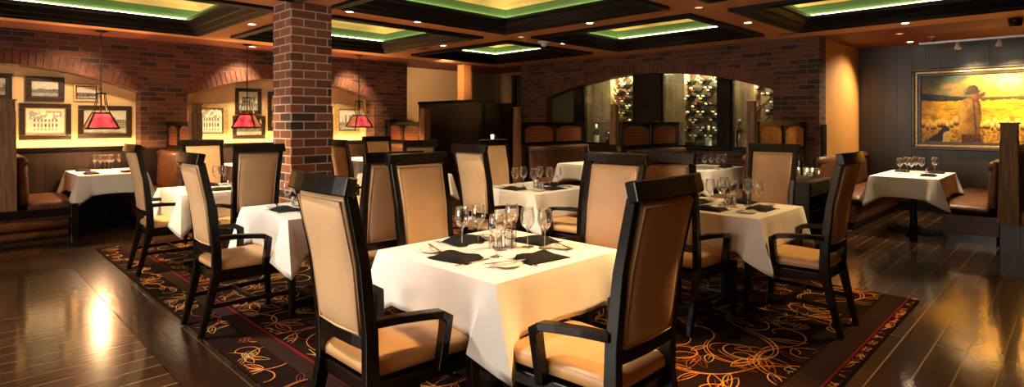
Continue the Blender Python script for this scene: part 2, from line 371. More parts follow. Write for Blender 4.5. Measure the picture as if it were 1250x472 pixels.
for n, (a, b, c, d) in enumerate(cof):
    prof = [(-.05, ZC + .0), (-.05, ZC - .035), (.02, ZC - .05), (.05, ZC - .02), (.08, ZC - .02), (.12, ZC + .03), (.16, ZC + .03), (.20, ZC + .09), (.24, ZC + .10), (.24, ZC + .135), (-.03, ZC + .12)]
    mb = MB()
    ring = lambda o, z: [(a + o, c + o, z), (b - o, c + o, z), (b - o, d - o, z), (a + o, d - o, z)]
    for (o0, z0), (o1, z1) in zip(prof, prof[1:]):
        mb.add(ring(o0, z0) + ring(o1, z1), [(i, 4 + i, 4 + (i + 1) % 4, (i + 1) % 4) for i in range(4)])
    struct(mb.build('trim_%d' % (n + 10), 'moulding'))
    m2 = MB(); o0, o1, z0, z1 = -.025, .0, ZC + .18, ZC + .189
    m2.box(a + o0, b - o0, c + o0, c + o1, z0, z1).box(a + o0, b - o0, d - o1, d - o0, z0, z1).box(a + o0, a + o1, c + o1, d - o1, z0, z1).box(b - o1, b - o0, c + o1, d - o1, z0, z1)
    tag(m2.build('cove_light', 'led'), 'glowing green cove light strip inside the %s ceiling coffer' % names[n], 'light')

# ---- arched brick walls
def arch_wall(name, axis, plane, thick, a0, a1, ztop, ops, matname, vnum):
    """axis 'x': wall runs along X at Y=plane (thickness to +Y); 'y': runs along Y at X=plane"""
    def pt(a, dpt, z): return (a, plane + dpt, z) if axis == 'x' else (plane + dpt, a, z)
    mb = MB()
    def blk(a, b, za0, za1, zb0, zb1):
        p = [pt(a, 0, za0), pt(b, 0, zb0), pt(b, thick, zb0), pt(a, thick, za0), pt(a, 0, za1), pt(b, 0, zb1), pt(b, thick, zb1), pt(a, thick, za1)]
        mb.hexa(p if axis == 'x' else [p[1], p[0], p[3], p[2], p[5], p[4], p[7], p[6]])
    cur = a0
    vb = MB(); n_out = 0
    for (s, e, zb, zs, za) in sorted(ops):
        if s > cur: blk(cur, s, 0, ztop, 0, ztop)
        c = (s + e) / 2; hw = (e - s) / 2; rise = za - zs; rad = (hw * hw + rise * rise) / (2 * rise); zc = za - rad
        zf = lambda x: zc + math.sqrt(max(0, rad * rad - (x - c) ** 2))
        n = 28
        for i in range(n):
            x0 = s + (e - s) * i / n; x1 = s + (e - s) * (i + 1) / n
            blk(x0, x1, zf(x0), ztop, zf(x1), ztop)
        blk(s, e, 0, zb, 0, zb)
        th = math.asin(hw / rad); L = 2 * th * rad; nb = int(L / .082)
        for i in range(nb):
            t0 = -th + 2 * th * (i + .07) / nb; t1 = -th + 2 * th * (i + .93) / nb
            o = -.012 + rnd.uniform(-.004, .002); q = []
            for dpt in (o, .05):
                for t, r in ((t0, rad), (t1, rad), (t1, rad + .20), (t0, rad + .20)):
                    q.append(pt(c + r * math.sin(t), dpt, zc + r * math.cos(t)))
            vb.hexa(q)
        cur = e
    if cur < a1: blk(cur, a1, 0, ztop, 0, ztop)
    struct(mb.build(name, matname)); struct(vb.build('trim_%d' % vnum, 'voussoir'))

arch_wall('wall_left', 'x', YN, .33, XW, 7.2, ZC, [(-1.35, 2.2, 1.07, 1.93, 2.27), (2.86, 6.38, 1.07, 1.92, 2.27)], 'brick', 30)
arch_wall('wall_right', 'y', XR, .30, 2.75, 8.9, ZC, [(3.42, 8.15, .98, 1.97, 2.37)], 'brick', 31)
struct(MB().box(XW, 6.9, YN + .331, YN + .45, .9, ZC).build('wall_niche', 'cream'))
# booth wainscot under the niches, with ledge
struct(MB().box(XW, 7.2, YN - .035, YN - .002, 0, 1.05).build('wainscot_wall_left', 'wainscot'))
struct(MB().box(-1.35, 2.2, YN - .07, YN + .15, 1.07, 1.10).box(-1.35, 2.2, YN - .09, YN - .07, 1.05, 1.10).build('trim_2', 'darkwood', bevel=.004))
struct(MB().box(2.86, 6.38, YN - .07, YN + .15, 1.07, 1.10).box(2.86, 6.38, YN - .09, YN - .07, 1.05, 1.10).build('trim_3', 'darkwood', bevel=.004))
# far corner: alcove beyond the brick
struct(MB().box(7.0, 10.5, 11.1, 11.2, 0, ZC).build('wall_far_left', 'dimtan'))
struct(MB().box(10.4, 10.5, 8.6, 11.1, 0, ZC).build('wall_far_right', 'dimtan'))
struct(MB().box(XR + .301, 10.4, 8.6, 8.9, 0, ZC).build('wall_far_return', 'dimtan'))
# doorway at the far end
dx = 10.36
struct(MB().box(dx - .03, 10.399, 9.60, 9.70, 0, ZC - .08).box(dx - .03, 10.399, 10.24, 10.34, 0, ZC - .08).box(dx - .03, 10.399, 9.70, 10.24, ZC - .18, ZC - .08).box(dx + .01, 10.399, 9.70, 10.24, 0, ZC - .18).build('door_1', 'darkwood'))
# far wall and side of the painting alcove
struct(MB().box(XR + .301, XE, YT + .02, YT + .14, 0, ZC).box(XR + .30, XR + .302, YT, YT + .05, 0, ZC).build('wall_alcove', 'tanwall'))
struct(MB().box(XE, XE + .12, YB, YT + .14, 0, ZC).build('wall_painting', 'greypanel'))
struct(MB().box(XE - .03, XE - .001, YB, YT, 0, .14).build('baseboard_painting', 'darkwood'))
# walls behind the photographer, with a window opening added for the key light
struct(MB().box(XW - .12, 13, YB - .12, YB, 0, ZC).build('wall_back', 'dimtan'))
mb = MB(); wy0, wy1, wz0, wz1 = .8, 6.2, .7, 2.5
mb.box(XW - .12, XW, YB, wy0, 0, ZC).box(XW - .12, XW, wy1, 12.2, 0, ZC).box(XW - .12, XW, wy0, wy1, 0, wz0).box(XW - .12, XW, wy0, wy1, wz1, ZC)
struct(mb.build('wall_window', 'dimtan'))
mb = MB()
for k in range(5):
    y = wy0 + (wy1 - wy0) * k / 4; mb.box(XW - .09, XW - .02, max(wy0, y - .04), min(wy1, y + .04), wz0, wz1)
mb.box(XW - .09, XW - .02, wy0, wy1, wz0, wz0 + .07).box(XW - .09, XW - .02, wy0, wy1, wz1 - .07, wz1)
struct(mb.build('window_4', 'darkwood'))  # frame of the added, unseen window around the key light

# ---- wine display inside the right arch
XG = XR + .17
def wz(px): return on_x(px, XG)
W = [(wz(775), wz(712)), (wz(878), wz(808)), (3.42, wz(893))]
mb = MB()
mb.box(XR + .10, XR + .30, wz(808), wz(775), .98, 2.5)        # wide post
mb.box(XR + .10, XR + .30, wz(893), wz(878), .98, 2.5)
mb.box(XR + .10, XR + .30, wz(712), wz(703), .98, 2.5)
struct(mb.build('trim_4', 'darkwood'))
struct(MB().box(XR - .05, XR + .30, 3.42, 8.15, .98, 1.02).build('trim_5', 'darkwood', bevel=.004))
struct(MB().box(XR + .20, XR + .30, wz(703), 8.15, 1.02, 2.5).build('wall_olive', 'olive'))
XB = 10.15
mb = MB(); mb.box(XB, XB + .05, 3.3, 7.7, .95, 2.6); mb.box(XR + .31, XB, 7.65, 7.7, .95, 2.6); mb.box(XR + .31, XB, 3.3, 3.35, .95, 2.6); mb.box(XR + .31, XB, 3.35, 7.65, .95, .98); mb.box(XR + .31, XB, 3.35, 7.65, 2.55, 2.6)
struct(mb.build('wall_wine_case', 'casewall'))
for k, (y0, y1) in enumerate(W):
    m = MB(); t = .035
    m.box(XG - .02, XG + .02, y0, y0 + t, 1.02, 2.42).box(XG - .02, XG + .02, y1 - t, y1, 1.02, 2.42).box(XG - .02, XG + .02, y0 + t, y1 - t, 1.02, 1.02 + t)
    wnd = struct(m.build('window_%d' % (k + 1), 'darkwood'))
    MB().box(XG - .003, XG + .003, y0 + t, y1 - t, 1.02 + t, 2.44).build('pane', 'pane', wnd)
    lg = light('case_light', 'AREA', (XR + .42, (y0 + y1) / 2, 2.5), 34, (1, .84, .52), shape='RECTANGLE', size=.9 * (y1 - y0), size_y=.12); aim(lg, (XB - .25, (y0 + y1) / 2, 1.3))
wn = ['left', 'middle', 'right']
def bottle_mesh(dark='bottle', foil='foil', lab=True, s=1.):
    prof = [(0, 0), (.036, 0), (.038, .01), (.038, .19), (.034, .215), (.018, .24), (.015, .25), (.0145, .30), (0, .302)]
    return [(r * s, z * s) for r, z in prof]
def make_bottle(loc, label, rot=None, s=1., foil='foil', lab=True, group=None):
    t = thing('wine_bottle', label, 'bottle', loc, 0, group)
    if rot is not None: t.rotation_euler = rot
    MB().lathe(bottle_mesh(s=s), n=12).build('body', 'bottle', t)
    MB().lathe([(.0165 * s, .245 * s), (.0165 * s, .304 * s), (0, .306 * s)], n=12).build('foil_cap', foil, t)
    if lab: MB().lathe([(.0387 * s, .05 * s), (.0387 * s, .15 * s)], n=12).build('paper_label', 'label', t)
    return t
protos = {}
rackspec = [(wz(770), wz(735)), (wz(873), wz(826)), (wz(950), wz(912))]
for k, (y0, y1) in enumerate(W):
    ry0, ry1 = rackspec[k]; ry0 = max(ry0, 3.45); zr0, zr1 = 1.12, 2.44; cell = .20
    t = thing('wine_rack', 'diamond lattice wooden wine rack behind the %s wine case window' % wn[k], 'wine rack', (XB - .34, (ry0 + ry1) / 2, .98), 0)
    hw = (ry1 - ry0) / 2; mb = MB()
    def clip(p, q):
        # clip segment in (y,z) to the rack rectangle
        t0, t1 = 0, 1
        for a, b, lo, hi in ((p[0], q[0], -hw, hw), (p[1], q[1], zr0 - .98, zr1 - .98)):
            d = b - a
            if abs(d) < 1e-9: continue
            u, v = (lo - a) / d, (hi - a) / d
            if u > v: u, v = v, u
            t0, t1 = max(t0, u), min(t1, v)
        if t1 - t0 < .02: return None
        f = lambda s: (p[0] + (q[0] - p[0]) * s, p[1] + (q[1] - p[1]) * s)
        return f(t0), f(t1)
    for sgn in (1, -1):
        o = -4.2
        while o < 4.2:
            r = clip((-3, o - sgn * 3 + 0), (3, o + sgn * 3 + 0))
            if r:
                (ya, za), (yb, zb) = r
                mb.sweep([(.0, ya, za), (.0, yb, zb)], (.12, .008), side=(1, 0, 0))
            o += cell * S2
    mb.build('lattice', 'rack', t)
    MB().box(-.13, .13, -hw - .015, -hw, 0.0, zr1 - .98).box(-.13, .13, hw, hw + .015, 0.0, zr1 - .98).box(-.13, .13, -hw, hw, zr0 - 1.0, zr0 - .98).build('frame', 'rack', t)
    # lying bottles: at the bottom V of each diamond
    pr = random.Random(20 + k); gname = 'bottles lying in the %s wine rack' % wn[k]
    lab = 'dark wine bottle lying in the diamond rack behind the %s wine case window' % wn[k]
    h = cell * S2 / 2; spots = []
    zc0 = .98
    i = -6
    V = []
    for a in range(-12, 13):
        for b in range(-12, 13):
            # lattice lines z = y + a*2h and z = -y + b*2h -> crossing
            y = (b - a) * h; z = (a + b) * h
            if -hw + .06 < y < hw - .06 and zr0 - .98 + .0 <= z < zr1 - .98 - .22: V.append((y, z))
    for y, z in V:
        for (dy, dz) in ((0, .058), (-.044, .102), (.044, .102)):
            if abs(y + dy) < hw - .045 and pr.random() < .86: spots.append((y + dy, z + dz))
    for n, (y, z) in enumerate(spots):
        red = pr.random() < .22; kk = (k, red)
        loc = (XB - .34 + .02 + pr.uniform(-.015, .015), (ry0 + ry1) / 2 + y, .98 + z)
        if kk not in protos:
            b = make_bottle(loc, lab, (0, R(-90), 0), 1.0, 'redfoil' if red else 'foil', False, gname); protos[kk] = b
        else:
            b = dup(protos[kk], loc, 0, lab, gname); b.rotation_euler = (0, R(-90), 0)
# bottles standing on the sill inside the windows
for px, lb, s, foil in [(728, 'tall wine bottle with glowing pale label standing in the left wine window', 1.45, 'foil'), (742, 'dark wine bottle standing second from left in the left wine window', 1.25, 'blackmetal'),
                    (754, 'wine bottle with cream label standing at right end of the left wine window', 1.25, 'redfoil'), (822, 'slim dark bottle standing at left end of the middle wine window', 1.2, 'blackmetal'), (847, 'black bottle standing mid sill in the middle wine window', 1.1, 'redfoil'),
                    (865, 'bottle with big cream label standing at right end of the middle wine window', 1.4, 'foil'), (903, 'very tall dark bottle standing at left of the right wine window', 1.75, 'blackmetal'), (914, 'bottle with small cream label standing beside the tallest bottle in the right wine window', 1.25, 'redfoil')]:
    make_bottle((XR + .42, on_x(px, XR + .42), .98), lb, None, s, foil, 'dark' not in lb and 'black' not in lb)

# ---- brick column
c = MB().box(2.60, 3.06, 5.90, 6.36, 0, ZC)
tag(c.build('brick_column', 'brick_column'), 'square red brick column standing in the middle left of the room', 'column')

# ================================================================= DINING CHAIRS
def make_chair(label, loc, rz):
    t = thing('dining_chair', label, 'chair', loc, rz, 'high back dining chairs')
    dw = 'darkwood'
    for s in (-1, 1):
        # rear leg and back upright in one piece
        pts = [(-.385, s * .185, 0), (-.335, s * .19, .2), (-.285, s * .193, .42), (-.29, s * .195, .62), (-.325, s * .201, .9), (-.385, s * .209, 1.17)]
        MB().sweep(pts, [(.034, .036), (.038, .045), (.042, .06), (.040, .055), (.037, .046), (.035, .040)]).build('back_leg', dw, t, .004)
        MB().sweep([(.225, s * .225, 0), (.215, s * .222, .42)], [(.034, .034), (.05, .05)]).build('front_leg', dw, t, .004)
        a = [(-.29, s * .205, .655), (-.19, s * .24, .66), (-.09, s * .262, .655), (-.005, s * .270, .645), (.03, s * .268, .62), (.03, s * .260, .57), (.015, s * .243, .40)]
        MB().sweep(a, [(.04, .034), (.05, .032), (.056, .03), (.056, .032), (.054, .04), (.05, .038), (.044, .04)]).build('armrest', dw, t, .004)
        MB().sweep([(-.335, s * .19, .20), (.22, s * .222, .20)], (.022, .03)).build('stretcher', dw, t)
    MB().box(-.06, -.035, -.21, .21, .19, .215).build('stretcher', dw, t)
    f = MB(); f.hexa([(-.29, -.20, .355), (.24, -.243, .355), (.24, .243, .355), (-.29, .20, .355), (-.29, -.20, .415), (.24, -.243, .415), (.24, .243, .415), (-.29, .20, .415)])
    f.build('seat_frame', dw, t, .006)
    def Ps(u, v): return ((-.015 + u * .275, v * (.220 + .022 * u), .452 + .012 * (1 - u * u) * (1 - v * v)), (0, 0, 1))
    MB().cushion(Ps, .05, 12, 1.0, .3).build('seat', 'seat', t)
    tr = [(-.395 - .018 * (1 - (y / .24) ** 2), y, 1.197) for y in (-.24, -.16, -.08, 0, .08, .16, .24)]
    MB().sweep(tr, (.078, .048), side=(.23, 0, 1)).build('top_rail', dw, t, .006)
    MB().sweep([(-.290 - .012 * (1 - (y / .185) ** 2), y, .575) for y in (-.185, -.1, 0, .1, .185)], (.05, .04), side=(.05, 0, 1)).build('lower_rail', dw, t, .004)
    def bx(z): return -.29 - .035 * max(0, (z - .62) / .28) if z < .9 else -.325 - .06 * (z - .9) / .26
    def Pb(u, v):
        z = .879 + v * .278
        w = .174 + .014 * (v + 1) / 2
        return ((bx(z) - .012 * (1 - u * u), u * w, z), Vector((.97, 0, .2)))
    b = MB().cushion(Pb, .034, 12).build('backrest', 'pad', t)
    m = MB()
    loop = [Pb(u, v) for u, v in [(-.93, -.95), (-.93, 0), (-.93, .95), (0, .95), (.93, .95), (.93, 0), (.93, -.95), (0, -.95), (-.93, -.95)]]
    for sg in (1, -1):
        m.tube([Vector(p) + Vector(n) * sg * .0265 for p, n in loop], .005, 5)
    m.build('piping', 'pad', b)
    return t
chairs = [
 ((1.47, 2.16), 0, 'dining chair in left foreground, cream back panel toward the viewer, at front table'),
 ((1.93, 1.50), 90, 'dining chair in right foreground, shaded back turned to the viewer, at front table'),
 ((2.27, 2.78), -90, 'high back chair behind the front table, left of its wine glasses, facing the viewer'),
 ((2.80, 2.20), 180, 'chair with pale back pad facing left, just right of the front table'),
 ((2.24, 3.80), 90, 'chair with dark back directly behind the facing chair left of front table'),
 ((1.60, 4.34), 0, 'chair with narrow cream back, standing left of the table before the brick column'),
 ((1.68, 6.45), 0, 'leftmost dining chair, at the carpet edge near the left booths'),
 ((2.12, 5.90), 90, 'brown backed chair touching the left side of the brick column'),
 ((2.22, 7.12), -90, 'golden lit chair facing the viewer under the gold framed picture'),
 ((3.86, 4.03), 0, 'chair at left side of the center back table, tan back toward the viewer'),
 ((4.78, 4.72), -90, 'chair at far side of the center back table, partly hidden, facing the viewer'),
 ((4.26, 3.48), 90, 'dark framed chair seen edge on at the near right of the center back table'),
 ((3.93, 2.05), 0, 'chair between the two right tables, only its top seen above the foreground chair'),
 ((5.28, 2.10), 180, 'chair with pinkish tan pad in front of the server station, facing left'),
 ((4.43, 1.52), 90, 'rightmost dining chair, in profile at the right table near carpet corner'),
 ((3.80, 6.42), 0, 'narrow looking chair just right of the brick column, at the far table'),
 ((4.68, 7.20), -90, 'small far chair facing the viewer under the right red pendant'),
 ((3.95, 5.86), 90, 'far chair with dark back seen between the tall chair backs, center left'),
]
c0 = None
for (x, y), rz, lb in chairs:
    if c0 is None: c0 = make_chair(lb, (x, y, 0), R(rz))
    else: dup(c0, (x, y, 0), R(rz), lb)

# ================================================================= TABLES
def cloth_mesh(w, d, over, seed):
    pr = random.Random(seed); hw, hd, rc = w / 2, d / 2, .012
    cs = [(hw, -hd), (hw, hd), (-hw, hd), (-hw, -hd)]; nm = [(1, 0), (0, 1), (-1, 0), (0, -1)]
    n = 30; per = []
    # hem keys around a corner: distance along the rim, out along the diagonal, sideways, extra drop
    keys = [[(-.26, .0, .0, .0), (-.14, -.012, -.0, .005), (-.05, .055, -.075, .03), (0, .10 + pr.uniform(-.01, .01), .075 + pr.uniform(-.05, .01), .135), (.04, .0, .05, .05), (.13, -.016, .0, .01), (.26, .0, .0, .0)] for _ in range(4)]
    for k in range(4):
        (x0, y0), (x1, y1) = cs[k], cs[(k + 1) % 4]; L = abs(x1 - x0) + abs(y1 - y0)
        for j in range(n):
            f = .5 - .5 * math.cos(math.pi * j / n); f = .6 * f + .4 * j / n
            per.append((x0 + (x1 - x0) * f, y0 + (y1 - y0) * f, k, f, L))
    P = len(per); vs = [(0, 0, 0)]; fs = []
    def nrm(p):
        if p[3] == 0:
            a, b = Vector(nm[p[2]]), Vector(nm[p[2] - 1]); return (a + b) * .7
        return Vector(nm[p[2]])
    for sc in (.5, .985):
        for p in per: vs.append((p[0] * sc, p[1] * sc, 0))
    for p in per: vs.append((p[0] + nrm(p).x * .001, p[1] + nrm(p).y * .001, -.001))
    ph = [pr.uniform(0, 6) for _ in range(8)]
    K = 9
    for q in range(1, K + 1):
        t = q / K
        for p in per:
            x, y, k, f, L = p; s0 = f * L; near_c, sg = (k, s0) if s0 < L / 2 else ((k + 1) % 4, s0 - L)
            kk = keys[near_c]; dg = (Vector(nm[near_c]) + Vector(nm[near_c - 1])).normalized(); side = Vector((-dg.y, dg.x))
            o1 = o2 = o3 = 0
            for (a, b) in zip(kk, kk[1:]):
                if a[0] <= sg <= b[0]:
                    u = (sg - a[0]) / (b[0] - a[0]); o1, o2, o3 = (a[i] + (b[i] - a[i]) * u for i in (1, 2, 3)); break
            mid = max(0, min(1, (abs(sg) - .12) / .15))
            rip = mid * (.007 * math.sin(s0 * 9 + ph[k]) + .004 * math.sin(s0 * 23 + ph[k + 4]) - .006 * max(0, 1 - abs(f - .34) * L / .02) - .006 * max(0, 1 - abs(f - .67) * L / .02))
            off = nrm(p) * (.006 + t * (.012 + rip)) + dg * (o1 * t) + side * (o2 * t)
            vs.append((x + off.x, y + off.y, -.005 - t * (over + o3 + .006 * mid * math.sin(s0 * 6 + ph[k]))))
    for j in range(P): fs.append((0, 1 + j, 1 + (j + 1) % P))
    for r in range(2 + K):
        for j in range(P):
            a = 1 + r * P + j; b = 1 + r * P + (j + 1) % P
            fs.append((a, a + P, b + P, b))
    return vs, fs
ZT = .768
def table(name, x0, x1, y0, y1, where, booth=False, seed=1, over=.25):
    cx, cy, w, d = (x0 + x1) / 2, (y0 + y1) / 2, x1 - x0, y1 - y0
    t = thing('dining_table', 'dark pedestal table under white cloth, %s' % where, 'table', (cx, cy, 0), 0, 'cloth covered tables')
    MB().box(-w / 2 + .01, w / 2 - .01, -d / 2 + .01, d / 2 - .01, .715, .750).build('tabletop', 'darkwood', t, .004)
    MB().lathe([(0, .03), (.05, .03), (.045, .08), (.038, .3), (.04, .68), (.12, .705), (.12, .716)], n=16).build('pedestal', 'blackmetal', t)
    r = .30
    MB().sweep([(-r, 0, .02), (0, 0, .035), (r, 0, .02)], (.07, .03)).sweep([(0, -r, .02), (0, 0, .035), (0, r, .02)], (.07, .03), side=(1, 0, 0)).build('base', 'blackmetal', t)
    mb = MB(); mb.add(*cloth_mesh(w, d, over, seed), 0, True)
    o = mb.build('tablecloth', 'cloth', None, loc=(cx, cy, ZT - .001))
    o.data.set_sharp_from_angle(angle=R(38))
    so = o.modifiers.new('thick', 'SOLIDIFY'); so.thickness = .002; so.offset = -1
    tag(o, 'white tablecloth hanging over the table %s' % where, 'tablecloth', 'white tablecloths')
    return cx, cy
TB = {
 'front': (1.66, 2.58, 1.76, 2.68, 'nearest the viewer, in the middle foreground'),
 'left': (1.72, 2.60, 3.95, 4.83, 'in front of the brick column'),
 'column': (1.60, 2.45, 6.02, 6.88, 'behind the brick column on its left'),
 'center': (3.98, 4.90, 3.68, 4.55, 'at the center back, before the dark doorway'),
 'right': (4.10, 5.00, 1.62, 2.50, 'in front of the server station on the right'),
 'far': (3.95, 4.85, 6.0, 6.88, 'far back, right of the brick column'),
 'left booth': (1.24, 2.0, 9.1, 10.30, 'in the left booth under the first red pendant'),
 'second left booth': (3.22, 3.98, 9.15, 10.30, 'in the booth under the second red pendant'),
 'third left booth': (5.28, 6.04, 9.15, 10.30, 'in the booth under the third red pendant'),
 'right booth': (8.5, 9.85, 1.22, 1.95, 'in the right booth below the shepherd painting'),
 'wine booth': (7.62, 8.9, 3.72, 4.45, 'in the booth below the middle wine window'),
 'far wine booth': (7.40, 8.6, 5.65, 6.3, 'in the booth below the left wine window'),
}
for i, (k, v) in enumerate(TB.items()): table(k, *v, seed=i + 3)

# --- table ware
def glass_prof(s=1.):
    out = [(0, 0), (.034, 0), (.034, .002), (.012, .006), (.005, .012), (.0038, .03), (.0036, .085), (.006, .096), (.020, .108), (.034, .128), (.040, .150), (.0395, .170), (.036, .195), (.0325, .216)]
    inn = [(.0318, .216), (.0352, .195), (.0386, .170), (.0390, .150), (.033, .130), (.019, .111), (0, .102)]
    return [(r * s, z * s) for r, z in out + [(.0318, .2165), (.0315, .213)]]
gp = None
def add_glass(loc, label, group, s=1.):
    global gp
    if gp is None:
        gp = tag(MB().lathe(glass_prof(), n=24).build('wine_glass', 'glass'), label, 'wine glass', group); gp.location = loc; return gp
    o = gp.copy(); COL.objects.link(o); o.location = loc; o['label'] = label; o['group'] = group; o.scale = (s, s, s); return o
ordn = ['leftmost', 'second', 'third', 'fourth', 'fifth', 'sixth', 'seventh', 'eighth']
GL = {
 'front': [(564, 300), (584, 296), (606, 313), (611, 305), (625, 294), (644, 301), (665, 303)],
 'left': [(351, 253), (362, 251)],
 'column': [(263.6, 227), (272.6, 226)],
 'center': [(629, 229.5), (639, 228.5), (652, 231), (659, 227.5), (671, 229), (681, 229)],
 'right': [(853.6, 252), (867, 250), (881, 251), (884, 247), (896, 253), (912.7, 251), (926, 253)],
 'left booth': [(110, 205), (117, 203), (122, 205), (127, 203), (133, 205), (139, 204)],
 'right booth': [(1098.5, 212), (1107, 210.5), (1112.5, 212), (1118, 210), (1125, 212), (1141, 211)],
 'wine booth': [(860, 207), (868, 206), (882, 207), (888, 206)],
 'far': [(549, 213)],
 'third left booth': [], 'second left booth': [(278, 207), (281, 209)],
}
tdesc = {'front': 'the foreground table', 'left': 'the table before the brick column', 'column': 'the table behind the brick column', 'center': 'the center back table', 'right': 'the server station table',
         'left booth': 'the left booth table', 'right booth': 'the right booth table', 'wine booth': 'the booth table below the wine windows', 'far': 'the far table', 'second left booth': 'the second booth table from the left'}
occupied = {k: [] for k in TB}
def inside(k, p, m=.05):
    x0, x1, y0, y1 = TB[k][:4]
    return Vector((min(max(p.x, x0 + m), x1 - m), min(max(p.y, y0 + m), y1 - m), ZT))
def free(k, p, r, tries=30):
    # nudge until it stands clear of what is on the table already
    q = p.copy()
    for n in range(tries):
        hit = [(c, rr) for c, rr in occupied[k] if (Vector((q.x, q.y)) - c).length < r + rr]
        if not hit: break
        c, rr = hit[0]; d = Vector((q.x, q.y)) - c
        if d.length < 1e-4: d = Vector((.01, .003))
        d.normalize(); e = c + d * (r + rr + .003); q = inside(k, Vector((e.x, e.y, ZT)), r + .01)
    occupied[k].append((Vector((q.x, q.y)), r)); return q
for k, l in GL.items():
    for i, (px, py) in enumerate(l):
        p = free(k, inside(k, at(px, py, ZT)), .041)
        lb = 'clear wine glass on %s' % tdesc[k] if len(l) == 1 else '%s wine glass%s on %s' % (ordn[i], '' if i == 0 else ' from the left', tdesc[k])
        add_glass(p, lb, 'wine glasses on %s' % tdesc[k])

# place settings
napk = [None, None]; platep = None; knifep = None; forkp = None
def napkin_obj(lift=0):
    mb = MB(); n = 10; L, W_ = .115, .085
    vs = []
    for sg in (1, -1):
        for i in range(n + 1):
            for j in range(n + 1):
                u, v = 2 * i / n - 1, 2 * j / n - 1
                z = .012 + .016 * (1 - abs(u) ** 4) * (1 - abs(v) ** 4) + .006 * math.sin(3 * u + 2 * v) if sg == 1 else .001
                if sg == 1 and abs(u) == 1 or abs(v) == 1: z = .004 if sg == 1 else .001
                vs.append((u * L * (1 + .05 * v), v * W_ * (1 - .06 * u * u), max(z, .001)))
    q = n + 1; fs = []
    for i in range(n):
        for j in range(n):
            a = i * q + j; fs.append((a, a + q, a + q + 1, a + 1)); b = a + q * q; fs.append((b, b + 1, b + q + 1, b + q))
    rim = [i * q for i in range(q)] + [n * q + j for j in range(1, q)] + [i * q + n for i in range(n - 1, -1, -1)] + [j for j in range(n - 1, 0, -1)]
    for a, b in zip(rim, rim[1:] + rim[:1]): fs.append((b, a, a + q * q, b + q * q))
    return mb.add(vs, fs, 0, True).build('napkin', 'napkin')
def blade(kind):
    mb = MB(); t = thing(kind, '', kind)
    if kind == 'table_knife':
        mb.sweep([(-.11, 0, .003), (-.02, 0, .004), (0, 0, .004)], [(.012, .005), (.010, .005), (.008, .004)]); mb.build('handle', 'steel', t)
        MB().sweep([(0, 0, .004), (.05, 0, .003), (.10, 0, .003), (.115, 0, .003)], [(.008, .003), (.016, .002), (.014, .002), (.004, .002)]).build('blade', 'steel', t)
    else:
        mb.sweep([(-.10, 0, .003), (0, 0, .004), (.03, 0, .006)], [(.012, .003), (.007, .003), (.007, .003)]); mb.build('handle', 'steel', t)
        h = MB(); h.sweep([(.03, 0, .006), (.045, 0, .004), (.055, 0, .003)], [(.008, .002), (.022, .002), (.024, .002)])
        for y in (-.0095, -.0032, .0032, .0095): h.sweep([(.055, y, .003), (.085, y, .004), (.095, y, .006)], (.003, .002))
        h.build('tines', 'steel', t)
    return t
def plate_obj():
    return MB().lathe([(0, .001), (.045, .001), (.05, .004), (.072, .012), (.073, .014), (.071, .0145), (.05, .008), (.045, .006), (0, .006)], n=28).build('bread_plate', 'china')
kn0 = blade('table_knife'); fk0 = blade('table_fork'); np0 = napkin_obj(); pl0 = plate_obj(); first = {'k': 1, 'f': 1, 'n': 1, 'p': 1}
def cp(src, key, loc, rz, label, cat, group):
    if first[key]:
        first[key] = 0; src.location = loc; src.rotation_euler = (0, 0, rz); tag(src, label, cat, group); return src
    o = dup(src, loc, rz, label, group); o['category'] = cat; return o
sidew = {0: 'left', 90: 'near', 180: 'right', -90: 'far'}
def setting(k, face, cutlery=True, along=0., dist=None, word=None, jit=0):
    x0, x1, y0, y1 = TB[k][:4]; cx, cy = (x0 + x1) / 2, (y0 + y1) / 2
    f = Vector((math.cos(R(face)), math.sin(R(face)))); l = Vector((-f.y, f.x))
    half = (x1 - x0) / 2 if face in (0, 180) else (y1 - y0) / 2
    o = Vector((cx, cy)) - f * (half - .17) + l * along
    w = word or {0: 'left', 90: 'near', 180: 'right', -90: 'far'}[face]
    td = tdesc.get(k, 'the table')
    j = R(jit)
    z = ZT
    cp(np0, 'n', (o.x, o.y, z), R(face + 90) + j, 'folded black napkin at the %s side of %s' % (w, td), 'napkin', 'black napkins')
    occupied[k].append((o.copy(), .09))
    if cutlery:
        p = o + l * .215 + f * .01
        cp(pl0, 'p', (p.x, p.y, z), 0, 'small white bread plate at the %s side of %s' % (w, td), 'plate', 'bread plates')
        occupied[k].append((p.copy(), .075))
        q = p + f * .012
        cp(kn0, 'k', (q.x, q.y, z + .0145), R(face + 70), 'butter knife across the %s bread plate of %s' % (w, td), 'knife', 'butter knives')
        q = o + l * .118; cp(fk0, 'f', (q.x, q.y, z), R(face), 'steel fork beside the %s napkin of %s' % (w, td), 'fork', 'forks')
        q = o - l * .118; cp(kn0, 'k', (q.x, q.y, z), R(face), 'steel dinner knife beside the %s napkin of %s' % (w, td), 'knife', 'dinner knives')
for fc, j in ((0, 12), (90, -8), (180, 5), (-90, 0)): setting('front', fc, True, 0, jit=j)
for fc in (0, 90): setting('left', fc)
for fc in (90, -90): setting('column', fc)
for fc in (0, 90, 180): setting('center', fc)
for fc in (0, 90, 180, -90): setting('right', fc)
for al, wd in ((.3, 'deep left'), (-.3, 'near left')): setting('left booth', 0, False, al, word=wd)
setting('left booth', 180, False, .3, word='near right')
setting('right booth', -90, False, .35, word='near left'); setting('right booth', 90, False, -.40, word='near right'); setting('right booth', 90, False, .2, word='deep right')
setting('wine booth', 90, False, -.3, word='near')
